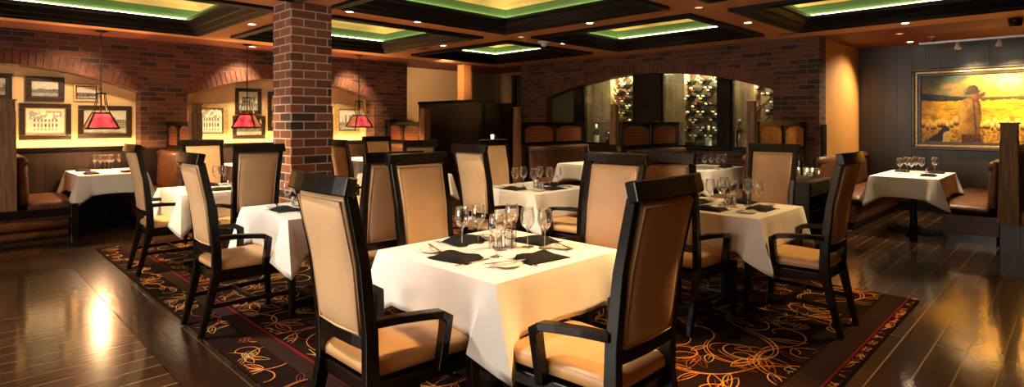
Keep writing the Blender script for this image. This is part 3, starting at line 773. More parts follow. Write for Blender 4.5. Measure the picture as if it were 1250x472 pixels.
# shakers and wire caddies
def shaker(loc, label, m='steel'):
    t = thing('shaker', label, 'shaker', loc, 0, 'salt and pepper shakers')
    MB().lathe([(0, 0), (.017, 0), (.018, .004), (.016, .045), (.015, .055)], n=14).build('body', 'china' if m == 'w' else 'steel', t)
    MB().lathe([(.0155, .055), (.016, .062), (.012, .072), (0, .075)], n=14).build('cap', 'steel', t)
def caddy(loc, label, rz):
    t = thing('condiment_caddy', label, 'caddy', loc, rz)
    m = MB(); r = .032
    for z in (.012, .055, .10): m.tube([(r * math.cos(a * math.pi / 8), r * math.sin(a * math.pi / 8), z) for a in range(17)], .0025, 6)
    for a in range(4): m.tube([(r * math.cos(a * math.pi / 2), r * math.sin(a * math.pi / 2), .003), (r * math.cos(a * math.pi / 2), r * math.sin(a * math.pi / 2), .10)], .0025, 6)
    m.tube([(r, 0, .10), (r, 0, .135), (r * .3, 0, .142)], .003, 6)
    m.build('wire_rack', 'blackmetal', t)
    MB().lathe([(0, .003), (.024, .003), (.024, .085), (0, .088)], n=14).build('jar', 'china', t)
for k, ca, sh in (('front', (623, 302), [(606, 304), (614, 303)]), ('center', (655, 229), [(659, 231), (662, 231)]), ('right', (890, 249), [(889, 253), (897, 250)]), ('right booth', None, [(1131, 212), (1135, 211)]), ('left', None, [(358, 250)]), ('column', None, [(279, 227)])):
    if ca:
        p = free(k, inside(k, at(*ca, ZT)), .036); caddy(p, 'small black wire caddy holding a white jar on %s' % tdesc[k], R(-30))
    for i, s in enumerate(sh):
        p = free(k, inside(k, at(*s, ZT)), .02)
        shaker(p, '%s steel shaker on %s' % (['left', 'right'][i], tdesc[k]) if len(sh) > 1 else 'steel shaker standing on %s' % tdesc[k])

# ================================================================= BOOTHS
def bench(label, loc, rz, L, zb=1.03, group=None, roll=True):
    # local: length along x 0..L, backrest at y 0, faces +y
    t = thing('booth_bench', label, 'bench', loc, rz, group)
    D = .58
    MB().box(.02, L, .05, D - .05, 0, .10).build('plinth', 'darkwood', t)
    MB().box(0, L, .02, D - .02, .10, .33).build('base', 'leather', t, .006)
    MB().cushion(lambda u, v: ((L / 2 + u * L / 2, .12 + (D - .10) / 2 + v * (D - .10) / 2, .40), (0, 0, 1)), .07, 10, 1, .6, 10).build('seat', 'leather', t)
    def Pb(u, v):
        z = .44 + (zb - .44) * (v + 1) / 2
        return ((L / 2 + u * L / 2, .085 - .03 * (v + 1) / 2, z), Vector((0, .98, .15)))
    MB().cushion(Pb, .075, 10, 1, .6, 10).build('backrest', 'leather', t)
    MB().tube([(0.01, .075, zb - .06), (L - .01, .075, zb - .06)], .062, 12).build('head_roll', 'boothroll', t)
    if roll:
        MB().box(-.03, 0.0, 0, D, .27, .36).build('end_rail', 'darkwood', t, .005)
        MB().tube([(-.045, .01, .185), (-.045, D - .03, .185)], .055, 12).build('end_roll', 'boothroll', t)
    return t
def partition(label, loc, rz, L, fab='fabric', post=True, ztop=1.47, group=None, ph=.075):
    # local: along x from 0 (room end) to L (wall)
    t = thing('booth_partition', label, 'partition', loc, rz, group)
    MB().box(.10, L, -.045, .045, 0, 1.05).build('lower_panel', 'boothwood', t)
    m = MB(); z0 = 1.05; th = .05
    x_ = ph * 1.2; m.box(.10, L, -.055, .055, z0, z0 + .05).box(.10, L, -.06, .06, ztop - .06, ztop)
    for x in (.10, .10 + (L - .10) / 2 - .03, L - .07): m.box(x, x + .06 + (.0 if x != L - .07 else .01), -.05, .05, z0 + .05, ztop - .06)
    m.build('panel_frame', 'darkwood', t, .005)
    for k in range(2):
        a = .16 + k * ((L - .10) / 2 - .0) + (.03 if k else 0); b = a + (L - .10) / 2 - .10
        zb, zt = z0 + .055, ztop - .065; n = 12
        out = [(a, zb), (b, zb)] + [(b + (a - b) * i / n, zt - .07 + .07 * math.sin(math.pi * i / n) ** .6) for i in range(n + 1)]
        mm = MB(); q = len(out)
        mm.add([(x, -.03, z) for x, z in out] + [(x, .03, z) for x, z in out], [tuple(range(q)), tuple(range(2 * q - 1, q - 1, -1))] + [(i, q + i, q + (i + 1) % q, (i + 1) % q) for i in range(q)])
        mm.build('fabric_panel', fab, t)
        sp = MB(); arc = out[2:]
        vs = [(x, y, z) for y in (-.028, .028) for x, z in arc] + [(x, y, zt + .006) for y in (-.028, .028) for x, z in arc]
        g = len(arc); fs = []
        for i in range(g - 1):
            fs += [(i, i + 1, 2 * g + i + 1, 2 * g + i), (g + i, 3 * g + i, 3 * g + i + 1, g + i + 1)]
        sp.add(vs, fs); sp.build('arch_filler', 'darkwood', t)
    if post:
        MB().frustum(0, 0, 0, 1.60, ph * 1.15, ph * 1.1, ph, ph).build('post', 'postwood', t, .006)
        MB().box(-ph + .008, ph - .008, -ph + .008, ph - .008, 1.60, 1.72).box(-ph - .008, ph + .008, -ph - .008, ph + .008, 1.72, 1.735).build('post_cap', 'postwood', t, .004)
    return t
# left side booths (partitions run along +Y)
for i, (x, lb) in enumerate([(.55, 'wooden booth partition with tall post at the far left edge'), (2.60, 'booth partition with arched fabric panels left of the golden lit chair'), (4.65, 'booth partition with wooden post hidden mostly behind the brick column'), (6.70, 'booth partition with post at the end of the left booths')]):
    partition(lb, (x, 9.12, 0), R(90), 1.32, group='left booth partitions')
bl = 1.22
LBN = ['first', 'second', 'third']
for i, x in enumerate((.55, 2.60, 4.65)):
    # bench facing +X: local +y -> +X : rz=-90, runs along -Y so start at wall end
    t = bench('brown leather booth bench on the left side of the %s booth from the left' % LBN[i], (x + .065, 10.40, 0), R(-90), bl, group='left booth benches', roll=False)
    t2 = bench('brown leather booth bench on the right side of the %s booth from the left' % LBN[i], (x + 1.985, 9.18, 0), R(90), bl, group='left booth benches', roll=False)
bench('brown leather bench end left of the tall post at the far left edge', (.485, 9.18, 0), R(90), bl, group='left booth benches', roll=False)
# low railing in front of the far left bench
t = thing('bench_front', 'low padded bench front with dark rail and leather roll at far left', 'bench front', (-.6, 9.0, 0))
MB().box(0, 1.74, -.03, .03, 0, .30).build('panel', 'boothwood', t)
MB().box(0, 1.78, -.045, .045, .30, .40).build('rail', 'darkwood', t, .006)
MB().tube([(0.0, -.075, .215), (1.70, -.075, .215)], .062, 12).build('leather_roll', 'boothroll', t)
MB().tube([(0.0, -.075, .095), (1.70, -.075, .095)], .055, 12).build('leather_roll', 'boothroll', t)
MB().box(1.74, 1.81, -.06, .06, 0, .44).build('end_post', 'darkwood', t, .005)
# right side booths under the wine windows (partitions run along +X)
for y, lb, fab in [(3.0, 'booth partition with two amber arched panels left of the server station', 'goldfabric'), (5.1, 'booth partition with red fabric panels between the middle wine window and its neighbor', 'fabric'), (7.2, 'booth partition with dark red fabric panels farthest along the right wall', 'fabric')]:
    partition(lb, (7.3, y - .03, 0), 0, 1.88, fab, group='wine wall partitions', ph=.052)
for i, y in enumerate((3.0, 5.1)):
    bench('brown bench on the near side of the booth below the %s wine window' % ['middle', 'left'][i], (7.45, y + .04, 0), 0, 1.70, group='wine wall benches', roll=False)
    bench('brown bench on the far side of the booth below the %s wine window' % ['middle', 'left'][i], (9.15, y + 1.985, 0), R(180), 1.70, group='wine wall benches', roll=False)
# painting booth
bench('brown leather bench against the ochre wall, left of the right booth table', (11.25, 2.72, 0), R(180), 2.5, .96, roll=False)
bench('brown leather bench right of the right booth table, with golden top edge', (8.78, .66, 0), 0, 2.5, .99, roll=False)
t = thing('booth_end', 'tall worn wooden post on low dark wall at the right edge', 'post', (8.62, .58, 0))
MB().box(-.10, 2.7, -.52, .075, 0, .30).build('low_wall', 'greypanel', t)
MB().box(.12, 2.7, -.05, .05, .30, 1.18).build('panel', 'boothwood', t)
MB().frustum(0, 0, .30, 1.25, .15, .095, .105, .08).build('post', 'postwood', t, .006)
MB().box(-.095, .095, -.075, .075, 1.25, 1.44).box(-.11, .11, -.09, .09, 1.44, 1.455).build('post_cap', 'postwood', t, .004)
MB().box(.35, .95, .045, .06, .75, 1.15).build('back_pad', 'boothroll', t)

# ---- server station
t = thing('server_station', 'dark wooden server station with open shelves before the brick wall end', 'sideboard', (6.75, 2.12, 0))
w, d, h = .72, .62, .80
m = MB(); m.box(0, .03, 0, d, .06, h - .03).box(w - .03, w, 0, d, .06, h - .03).box(.03, w - .03, d - .02, d, .06, h - .03).box(.03, w - .03, .0, d, .06, .09)
m.box(.03, w - .03, .02, d - .02, .62, .64)
m.build('cabinet', 'boothwood', t, .003)
MB().box(-.03, w + .03, -.03, d + .02, h - .03, h).build('top', 'boothwood', t, .006)
dr = MB().box(.04, w - .04, -.012, .02, .65, h - .04).build('drawer', 'boothwood', t, .004)
MB().lathe([(0, 0), (.012, 0), (.015, .015), (0, .022)], n=12).build('knob', 'brass', dr, loc=(w / 2, -.012, .71), rot=(R(90), 0, 0))
for z in (.26, .44): MB().box(.03, w - .03, .03, d - .02, z, z + .02).build('shelf', 'boothwood', t)
MB().box(.02, w - .02, .04, d - .02, 0, .06).build('plinth', 'darkwood', t)
for i, (x, y, lb) in enumerate([(.08, .06, 'low steel wire tray at the near end of the server station top')]):
    tr = thing('wire_tray', lb, 'tray', (6.75 + .06, 2.12 + .08, h))
    m = MB(); m.box(0, .30, 0, .22, .002, .008); m.build('tray_base', 'blackmetal', tr)
    m = MB()
    for zz in (.03, .06): m.tube([(0, 0, zz), (.30, 0, zz), (.30, .22, zz), (0, .22, zz), (0, 0, zz)], .003, 6)
    for x_, y_ in ((0, 0), (.30, 0), (.30, .22), (0, .22)): m.tube([(x_, y_, .005), (x_, y_, .065)], .003, 6)
    m.build('rails', 'steel', tr)
def tumbler(loc, lb):
    tag(MB().lathe([(0, 0), (.03, 0), (.034, .01), (.038, .12), (.0365, .12), (.032, .012), (0, .010)], n=18).build('tumbler', 'glass', loc=loc), lb, 'glass', 'tumblers')
for i, (x, y) in enumerate([(.44, .12), (.52, .20), (.46, .28), (.54, .08)]):
    tumbler((6.75 + x, 2.12 + y, h), ['leftmost water tumbler on the server station', 'upper middle water tumbler on the server station', 'rear water tumbler on the server station', 'rightmost water tumbler on the server station'][i])
make_bottle((6.75 + .62, 2.12 + .30, h), 'dark wine bottle standing on the server station beside the tumblers', None, 1., 'blackmetal', False)
# framed slim menu board on the brick end
t = thing('menu_board', 'slim black framed board hanging on the brick wall end', 'board', (9.34, YT - .001, 1.15))
MB().box(-.09, .09, -.035, 0, -.28, .28).build('frame', 'darkwood', t, .004)
MB().box(-.07, .07, -.038, -.035, -.26, .26).build('panel', 'wallvase', t)
t = thing('wall_speaker', 'small black speaker on the brick pier near the dark screen', 'speaker', (on_y(477, YN - .08), YN - .09, 1.30))
MB().box(-.10, .10, -.08, .085, -.22, .22).build('cabinet', 'wallvase', t, .01); MB().box(-.08, .08, -.086, -.08, -.19, .19).build('grille', 'blackmetal', t)

# ---- far corner screens and post
t = thing('wood_screen', 'dark wood paneled screen in the far corner beside the left brick wall', 'screen', (7.55, 8.45, 0))
MB().box(-.04, .04, 0, 2.0, 0, 1.86).build('panel', 'screen', t); MB().box(-.07, .07, -.04, 2.0, 1.86, 1.92).build('cap_rail', 'darkwood', t, .005)
MB().box(-.06, .06, -.12, 0, 0, 1.86).build('end_post', 'darkwood', t, .005)
t = thing('wood_screen', 'black wood screen in the dark corner right of the orange post', 'screen', (9.0, 8.92, 0))
MB().box(-.04, .04, 0, 1.4, 0, 1.84).build('panel', 'darkwood', t); MB().box(-.06, .06, -.0, 1.4, 1.84, 1.90).build('cap_rail', 'darkwood', t, .005)
tag(MB().box(-.11, .11, -.11, .11, 0, ZC).build('plaster_post', 'orangepost', loc=(8.33, 9.85, 0)), 'slim orange plastered post rising to the ceiling in the far corner', 'post')
t = thing('wall_sconce', 'tiny white glowing wall candle in the dark corner', 'lamp', (8.95, on_x(601, 8.95), 1.06))
MB().lathe([(0, .0), (.02, .0), (.03, .06), (.036, .12), (.034, .12), (0, .05)], n=12).build('shade', 'flame', t); MB().box(-.005, .012, -.012, .012, -.05, .04).build('bracket', 'blackmetal', t)

# ================================================================= PICTURES
def photo_fn(seed, style):
    o = seed * 7.3
    def f(u, v):
        n = fbm(u * 9 + o, v * 9 + o)
        if style == 'group':
            c = .78
            gx, gy = u * 9, v * 4.2
            fx, fy = gx % 1 - .5, gy % 1 - .5
            hsh = vn(math.floor(gx) * 1.7 + o, math.floor(gy) * 2.3)
            if .1 < v < .62 and .08 < u < .92:
                if fx * fx * 9 + (fy + .12) ** 2 * 3.2 < .55: c = .10 + .25 * hsh
                if fx * fx + (fy - .30) ** 2 < .02: c = .65
            elif v >= .62: c = .55 + .35 * (n > .5)
            c = c ** 1.8
            return (c, c * .93, c * .74)
        sky = .82 - .2 * n
        hz = .42 + .12 * vn(u * 4 + o, 1) 
        if style == 'town':
            b = vn(math.floor(u * 8) + o, 5); hz = .38 + .38 * b * (.3 < u + .1)
        c = sky if v > hz else (.18 + .3 * n)
        if style == 'town' and v < hz and .28 < v and (u * 32) % 1 > .5 and (v * 20) % 1 > .45: c = .62
        if v < .24: c = .72 - .35 * n
        if style == 'herd' and .12 < v < .36 and vn(u * 28 + o, v * 20) > .56: c = .08
        c = c ** 1.9
        return (c, c * .92, c * .74)
    return f
YP = YN + .331
def picture(label, x0, x1, z0, z1, frame, style, seed, fw=.06, matw=.0, lip='frame_dark'):
    t = thing('framed_picture', label, 'picture', ((x0 + x1) / 2, YP - .001, (z0 + z1) / 2), 0, 'framed photographs on the left wall')
    hx, hz = (x1 - x0) / 2, (z1 - z0) / 2
    m = MB()
    for a, b, c, d in ((-hx, hx, hz - fw, hz), (-hx, hx, -hz, -hz + fw), (-hx, -hx + fw, -hz + fw, hz - fw), (hx - fw, hx, -hz + fw, hz - fw)): m.box(a, b, -.04, 0, c, d)
    m.build('frame', frame, t, .008)
    m = MB(); e = fw
    for a, b, c, d in ((-hx + e, hx - e, hz - e - .012, hz - e), (-hx + e, hx - e, -hz + e, -hz + e + .012), (-hx + e, -hx + e + .012, -hz + e + .012, hz - e - .012), (hx - e - .012, hx - e, -hz + e + .012, hz - e - .012)): m.box(a, b, -.03, 0, c, d)
    m.build('inner_lip', lip, t)
    MB().box(-hx + fw, hx - fw, -.012, -.004, -hz + fw, hz - fw).build('mat_board', 'mat_board', t)
    ix, iz = hx - fw - matw - .012, hz - fw - matw - .012
    img_grid('photograph', 1, 1, photo_fn(seed, style), 'print', t, 48, 32, lambda u, v: (-ix + 2 * ix * u, -.0125, -iz + 2 * iz * v))
    return t
P_ = picture
P_('dark framed photograph cut by the left picture edge, above the tall post', .30, .70, 1.78, 2.15, 'frame_dark', 'town', 1, .055)
P_('dark framed landscape photograph, upper row, second picture from the left', .84, 1.29, 1.77, 2.13, 'frame_dark', 'land', 2, .06)
P_('small pale framed photograph, upper row, above the first red pendant', 1.39, 1.72, 1.78, 2.05, 'frame_gold', 'herd', 3, .035)
P_('wide bronze framed group photograph, lower row, left of the first pendant', .77, 1.37, 1.20, 1.74, 'frame_dark', 'group', 4, .07, .03, 'frame_gold')
P_('dark framed town photograph behind the first red pendant shade', 1.45, 2.14, 1.21, 1.72, 'frame_dark', 'town', 5, .06)
P_('large gold framed group photograph beside the wooden post in the second niche', 3.0, 3.60, 1.18, 1.80, 'frame_gold', 'group', 6, .085)
P_('dark framed town photograph above and behind the second red pendant', 3.72, 4.18, 1.62, 2.08, 'frame_dark', 'town', 7, .05)
P_('wide dark framed photograph below the second red pendant', 3.68, 4.25, 1.16, 1.58, 'frame_dark', 'land', 8, .05)
P_('dark framed photograph partly hidden by the brick column', 4.30, 4.70, 1.30, 2.04, 'frame_dark', 'land', 9, .055)
P_('gold framed photograph behind the third red pendant, right of the column', 5.64, 6.22, 1.19, 1.84, 'frame_gold', 'town', 10, .10)

# ---- shepherd painting
sheep = []
pr = random.Random(11)
for i in range(70):
    sheep.append((i / 70 + pr.uniform(-.01, .01), .24 + pr.uniform(-.02, .09), pr.uniform(.014, .022)))
sheep.sort(key=lambda s: -s[1])
def seg(u, v, a, b, r):
    ax, ay = a; bx, by = b; dx, dy = bx - ax, by - ay; t = max(0, min(1, ((u - ax) * dx + (v - ay) * dy) / (dx * dx + dy * dy)))
    return math.hypot(u - ax - dx * t, v - ay - dy * t) < r
ASP = 1.93
y1, y0, z0, z1 = 1.99, -.50, 1.015, 2.335; fw = .13
def inpoly(x, y, P):
    r = False; n = len(P)
    for i in range(n):
        (x1, y1_), (x2, y2_) = P[i], P[i - 1]
        if (y1_ > y) != (y2_ > y) and x < (x2 - x1) * (y - y1_) / (y2_ - y1_) + x1: r = not r
    return r
COAT = [(298, 213), (322, 203), (352, 206), (372, 222), (384, 250), (388, 300), (380, 335), (376, 372), (340, 378), (290, 372), (280, 330), (272, 300), (276, 255), (284, 228)]
LEGS = [(292, 366), (378, 366), (392, 418), (290, 418)]
ARM = [(290, 226), (312, 228), (318, 270), (308, 320), (296, 345), (278, 338), (284, 300), (280, 262)]
DOG = [(115, 410), (150, 388), (182, 368), (198, 342), (212, 332), (232, 344), (236, 356), (222, 366), (216, 392), (196, 412)]
def sky(x, y):
    n = fbm(x / 70, y / 28); c = lerp((.17, .22, .17), (.34, .34, .22), (y - 100) / 60 + n - .4)
    g = max(0, 1 - math.hypot((x - 500) / 230, (y - 125) / 95))
    c = lerp(c, (.95, .58, .08), g * 1.7 + (n - .45) * 1.6)
    c = lerp(c, (1, .92, .50), g * 1.8 - .75 + (n - .45) * 1.4)
    if y > 132 and x < 300: c = lerp(c, (.72, .40, .11), (n - .3) * 2.4 * min(1, (y - 132) / 15))
    return c
def paint(x, y):
    n = fbm(x / 22, y / 22); n2 = fbm(x / 6 + 9, y / 6)
    hz = 182 + max(0, x - 90) * .10 - 6 * n; hz = min(hz, 206 - 5 * n)
    if y < hz: c = sky(x, y)
    else:
        c = lerp((.86, .58, .03), (.58, .44, .05), (n - .35) * 2.5)
        c = lerp(c, (.26, .25, .05), (vn(x / 40, y / 5) - .58) * 2)
        if y > 352: c = lerp((.40, .25, .05), (.80, .57, .13), (n2 - .3) * 2.2)
    tr = hz + 26 + 12 * n - max(0, x - 160) * .10
    if hz < y < tr: c = lerp((.035, .045, .025), (.16, .16, .05), (n2 - .35) * 2)
    if x > 385 and 203 < y < 212 + 12 * n: c = lerp((.12, .12, .04), (.3, .26, .06), n2)
    for sx, sy, sr in FLOCK:
        e = ((x - sx) / sr) ** 2 + ((y - sy) / (sr * 1.25)) ** 2
        if e < 1: c = lerp((.95, .72, .30), (.38, .21, .06), e * .55 + (y - sy) / sr * .45 + (n2 - .5) * .8)
        elif abs(x - sx) < sr * .6 and sy < y < sy + sr * 1.9: c = (.20, .11, .04)
    if inpoly(x, y, DOG): c = lerp((.03, .02, .015), (.10, .07, .04), n2)
    if inpoly(x, y, [(205, 366), (240, 356), (246, 388), (232, 412), (200, 412)]): c = lerp((.80, .66, .38), (.52, .38, .16), (n2 - .3) * 2)
    if inpoly(x, y, LEGS): c = lerp((.16, .065, .02), (.36, .17, .05), (n2 - .35) * 2.5)
    if inpoly(x, y, COAT):
        c = lerp((.60, .42, .13), (.22, .13, .035), (x - 290) / 105 + (n - .5) * 1.1)
        if abs(x - 352 - (y - 260) * .08) < 4: c = (.16, .09, .03)
    if inpoly(x, y, ARM): c = lerp((.72, .52, .19), (.42, .27, .08), (n2 - .35) * 1.8 + (x - 295) / 50)
    if inpoly(x, y, [(338, 205), (370, 200), (384, 240), (380, 268), (366, 232)]): c = (.30, .07, .03)
    if ((x - 357) / 19) ** 2 + ((y - 192) / 20) ** 2 < 1: c = lerp((.50, .25, .11), (.24, .10, .04), (x - 345) / 30)
    if inpoly(x, y, [(362, 196), (388, 184), (408, 176), (402, 196), (382, 208), (368, 212)]): c = lerp((.14, .09, .05), (.34, .22, .10), n2)
    if ((x - 342 - (y - 178) * .4) / 39) ** 2 + ((y - 180 - (x - 342) * -.12) / 9) ** 2 < 1: c = lerp((.10, .06, .03), (.22, .14, .06), n2)
    if inpoly(x, y, [(312, 180), (318, 158), (330, 147), (356, 146), (370, 156), (374, 176)]): c = lerp((.26, .18, .09), (.10, .06, .03), (x - 320) / 45 + n2 - .5)
    return tuple((q * (.85 + .3 * n2)) ** 1.9 * .85 for q in c)
FLOCK = sorted([(85 + i * 13 + pr.uniform(-5, 5), 322 + pr.uniform(-14, 12), pr.uniform(9, 15)) for i in range(72)], key=lambda q: q[1])
def painting_fn(u, v):
    # canvas laid out on a 590 unit wide study of the picture, evened out for the wall's slant
    Y = y1 - fw - (y1 - y0 - 2 * fw) * u
    px = CX + F * (XE - Y) / (XE + Y)
    return paint((px - 1100) * 3.933, 412 - 314 * v)
t = thing('shepherd_painting', 'large framed painting of a herdsman with sheep in a golden field', 'painting', (XE - .002, 0, 0))
m = MB()
def fr(mm, e0, e1, x):
    mm.box(x, 0, y0 + e0, y1 - e0, z1 - e1, z1 - e0).box(x, 0, y0 + e0, y1 - e0, z0 + e0, z0 + e1).box(x, 0, y0 + e0, y0 + e1, z0 + e1, z1 - e1).box(x, 0, y1 - e1, y1 - e0, z0 + e1, z1 - e1)
fr(m, 0, .05, -.075); m.build('frame', 'frame_dark', t, .01)
m = MB(); fr(m, .05, .085, -.055); m.build('gilt_band', 'brass', t, .006)
m = MB(); fr(m, .085, fw, -.04); m.build('inner_frame', 'frame_dark', t, .006)
img_grid('canvas', 1, 1, painting_fn, 'canvas', t, 260, 136, lambda u, v: (-.02, y1 - fw - (y1 - y0 - 2 * fw) * u, z0 + fw + (z1 - z0 - 2 * fw) * v))

# ================================================================= LAMPS
def pendant(label, loc, rz, drop):
    # loc = ceiling point; shade bottom at drop below
    t = thing('pendant_lamp', label, 'pendant lamp', loc, rz, 'red mica pendants')
    zb = -drop; zt = zb + .215; a0, a1 = .18, .09
    MB().lathe([(0, -.03), (.05, -.025), (.075, -.008), (.075, 0), (0, 0)], n=16).build('canopy', 'blackmetal', t)
    m = MB(); z = -.03; k = 0
    while z > zt + .30:
        q = [(.010 * math.cos(a * math.pi / 4) if k % 2 else 0, 0 if k % 2 else .010 * math.cos(a * math.pi / 4), z - .022 + .024 * math.sin(a * math.pi / 4)) for a in range(9)]
        m.tube(q, .0048, 5); z -= .036; k += 1
    m.build('chain', 'blackmetal', t)
    m = MB()
    m.box(-.055, .055, -.055, .055, zt + .265, zt + .285); m.tube([(0, 0, zt + .28), (0, 0, zt + .31)], .008, 8)
    for sx in (-1, 1):
        for sy in (-1, 1): m.tube([(sx * .045, sy * .045, zt + .27), (sx * .055, sy * .055, zt + .15), (sx * a1, sy * a1, zt)], .007, 6)
    m.tube([(0, 0, zt + .27), (0, 0, zt - .02)], .009, 8)
    m.build('hanger', 'blackmetal', t)
    sh = MB(); p0 = [(-a0, -a0, zb), (a0, -a0, zb), (a0, a0, zb), (-a0, a0, zb)]; p1 = [(-a1, -a1, zt), (a1, -a1, zt), (a1, a1, zt), (-a1, a1, zt)]
    i0 = [(x * .97, y * .97, z) for x, y, z in p0]; i1 = [(x * .95, y * .95, z) for x, y, z in p1]
    [sh.add(p0 + p1, [(i, (i + 1) % 4, 4 + (i + 1) % 4, 4 + i)], i % 2) for i in range(4)]; sh.add(i0 + i1, [(i, 4 + i, 4 + (i + 1) % 4, (i + 1) % 4) for i in range(4)])
    s = sh.build('lamp_shade', ['mica', 'amber'], t)
    f = MB()
    for i in range(4):
        f.tube([p0[i], p1[i]], .012, 6); f.tube([p0[i], p0[(i + 1) % 4]], .013, 6); f.tube([p1[i], p1[(i + 1) % 4]], .012, 6)
    f.build('shade_frame', 'blackmetal', s)
    MB().lathe([(0, zt - .11), (.02, zt - .10), (.028, zt - .075), (.015, zt - .03), (0, zt - .02)], n=12).build('bulb', 'bulbdim', t)
    light('bulb_light', 'POINT', (0, 0, zb + .03), 45, (1, .62, .28), t, shadow_soft_size=.03)
pendant('leftmost red mica pendant lamp hanging over the left booth table', (1.58, 9.78, ZC), 0, 1.375)
pendant('middle red mica pendant lamp hanging left of the brick column', (3.57, 9.78, ZC), R(-38), 1.375)
pendant('right red mica pendant lamp hanging just right of the brick column', (5.64, 9.78, ZC), 0, 1.375)

def downlight(label, x, y, power=40, lit=True, tgt=None, ang=75, col=(1, .72, .42)):
    t = thing('downlight', label, 'ceiling light', (x, y, ZC), 0, 'recessed downlights')
    MB().lathe([(.062, .0), (.062, -.004), (.045, -.006), (.043, -.001)], n=20).build('trim_ring', 'white_plastic' if lit else 'ceil', t)
    MB().lathe([(.043, -.002), (0, -.0025)], n=20).build('lens', 'bulb' if lit else 'bulbdim', t)
    if lit and power:
        l = light('spot', 'SPOT', (0, 0, -.03), power, col, t, spot_size=R(ang), spot_blend=.8, shadow_soft_size=.08)
        if tgt: l.rotation_euler = (Vector(tgt) - Vector((x, y, ZC - .03))).to_track_quat('-Z', 'Y').to_euler()
DL = [((119, 31.5), 'above the leftmost pendant', 95, (1.3, 10.78, 1.35)), ((307.5, 29.5), 'between the left coffers, left of the brick column', 110, None), ((308, 57), 'beside the middle pendant canopy', 95, (3.6, 10.78, 1.35)),
      ((427, 14), 'just right of the brick column top', 110, None), ((510, 26.5), 'between the column and the front middle coffer', 130, None), ((541, 55.6), 'between the two far left coffers', 110, None), ((545, 72), 'nearest the far corner wall', 150, (8.6, 11.1, 2.1)),
      ((720, 28), 'between front middle and right middle coffers', 150, None), ((688, 53), 'beside the smoke detector', 110, None), ((666, 70), 'at the far end of the right brick wall', 30, None), ((913, 27.5), 'between the right coffers above the wine wall', 130, None),
      ((1105, 28), 'largest over the painting alcove', 170, (9.2, 1.7, 0.7)), ((1111, 51), 'deepest in the painting alcove', 130, (10.3, 2.75, .9)), ((438, 68), 'beside the right pendant canopy', 90, (5.9, 10.78, 1.35))]
for (px, py), lb, pw, tg in DL:
    p = at(px, py, ZC); downlight('glowing recessed downlight %s' % lb, p.x, p.y, pw, True, tg, 106 if 'deepest' in lb else 75)
for (px, py), lb in [((636, 45), 'left of the smoke detector'), ((853, 9), 'near the top right of center'), ((1098, 41), 'between the two lit alcove lights'), ((840, 53), 'above the middle wine window')]:
    p = at(px, py, ZC); downlight('unlit recessed downlight %s' % lb, p.x, p.y, 0, False)
for x, y, pw, tg, cl in [(2.85, 3.05, 170, (4.3, 3.9, .6), (1, .74, .45)), (.5, 4.9, 150, (2.0, 4.4, .6), (1, .9, .78)), (1.0, 6.1, 280, (2.1, 6.7, .75), (1, .70, .38)), (3.5, .95, 330, (2.2, 1.6, .55), (1, .60, .24)), (5.9, .9, 130, (4.9, 1.7, .6), (1, .62, .26)), (.2, 2.9, 130, (1.6, 2.3, .35), (1, .90, .78))]:  # unseen spots added to brighten and tint single tables
    downlight('glowing recessed downlight above the near tables, beyond the top of the picture', x, y, pw, True, tg, 70, cl)
for (px, py), lb in [((552, 31), 'left of the front middle coffer corner'), ((515, 59), 'in front of the far middle coffer'), ((960, 41), 'above the right end of the brick wall')]:
    p = at(px, py, ZC)
    tag(MB().lathe([(0, -.012), (.10, -.012), (.115, -.004), (.115, 0)], n=28).build('ceiling_speaker', 'speaker', loc=p), 'round terracotta ceiling speaker %s' % lb, 'speaker', 'ceiling speakers')
p = at(664, 50.5, ZC)
t = thing('smoke_detector', 'white domed smoke detector between the right coffers', 'smoke detector', p)
MB().lathe([(0, -.03), (.09, -.03), (.10, -.02), (.10, 0), (0, 0)], n=24).build('base', 'white_plastic', t)
MB().lathe([(0, -.085), (.03, -.08), (.05, -.06), (.055, -.03)], n=24).build('dome', 'white_plastic', t)

# track lights
t = thing('track_light', 'silver track light with two lit heads above the painting', 'track light', (10.55, 0, ZC))
MB().box(-.018, .018, -.6, 1.75, -.11, -.08).build('track', 'steel', t)
for y in (1.6, .2): MB().tube([(0, y, -.08), (0, y, -.006)], .008, 8).box(-.04, .04, y - .04, y + .04, -.008, 0).build('stem', 'steel', t)
for px in (1169, 1220, 1258):
    y = on_x(px, 10.55)
    hd = MB().lathe([(.0, .035), (.022, .03), (.026, 0), (.045, -.04), (.046, -.055), (.0, -.05)], n=16).build('head', 'white_plastic', t, loc=(0, y, -.155), rot=(0, R(-40), 0))
    MB().lathe([(.042, -.0565), (0, -.0575)], n=16).build('lens', 'bulb', hd)
    MB().tube([(0, y, -.10), (0, y, -.13)], .007, 8).build('arm', 'steel', t)
    l = light('track_spot', 'SPOT', (.08, y, -.22), 75, (1, .70, .34), t, spot_size=R(72), spot_blend=.8, shadow_soft_size=.04)
    l.rotation_euler = (Vector((XE, y - .15, 1.75)) - Vector((10.63, y, ZC - .22))).to_track_quat('-Z', 'Y').to_euler()
tag(MB().lathe([(0, -.10), (.06, -.10), (.075, -.02), (.075, 0), (0, 0)], n=20).build('ceiling_projector', 'blackmetal', loc=(9.45, .58, ZC)), 'dark round ceiling fixture at the right picture edge', 'ceiling light')

# ledge lights behind the niche ledge
for i, (a, b) in enumerate(((-1.3, 2.15), (2.9, 6.33))):
    tag(MB().box(a, b, YN + .155, YN + .185, 1.075, 1.09).build('ledge_light', 'warmled'), 'warm light strip glowing behind the ledge of the %s picture niche' % ['left', 'second'][i], 'light')

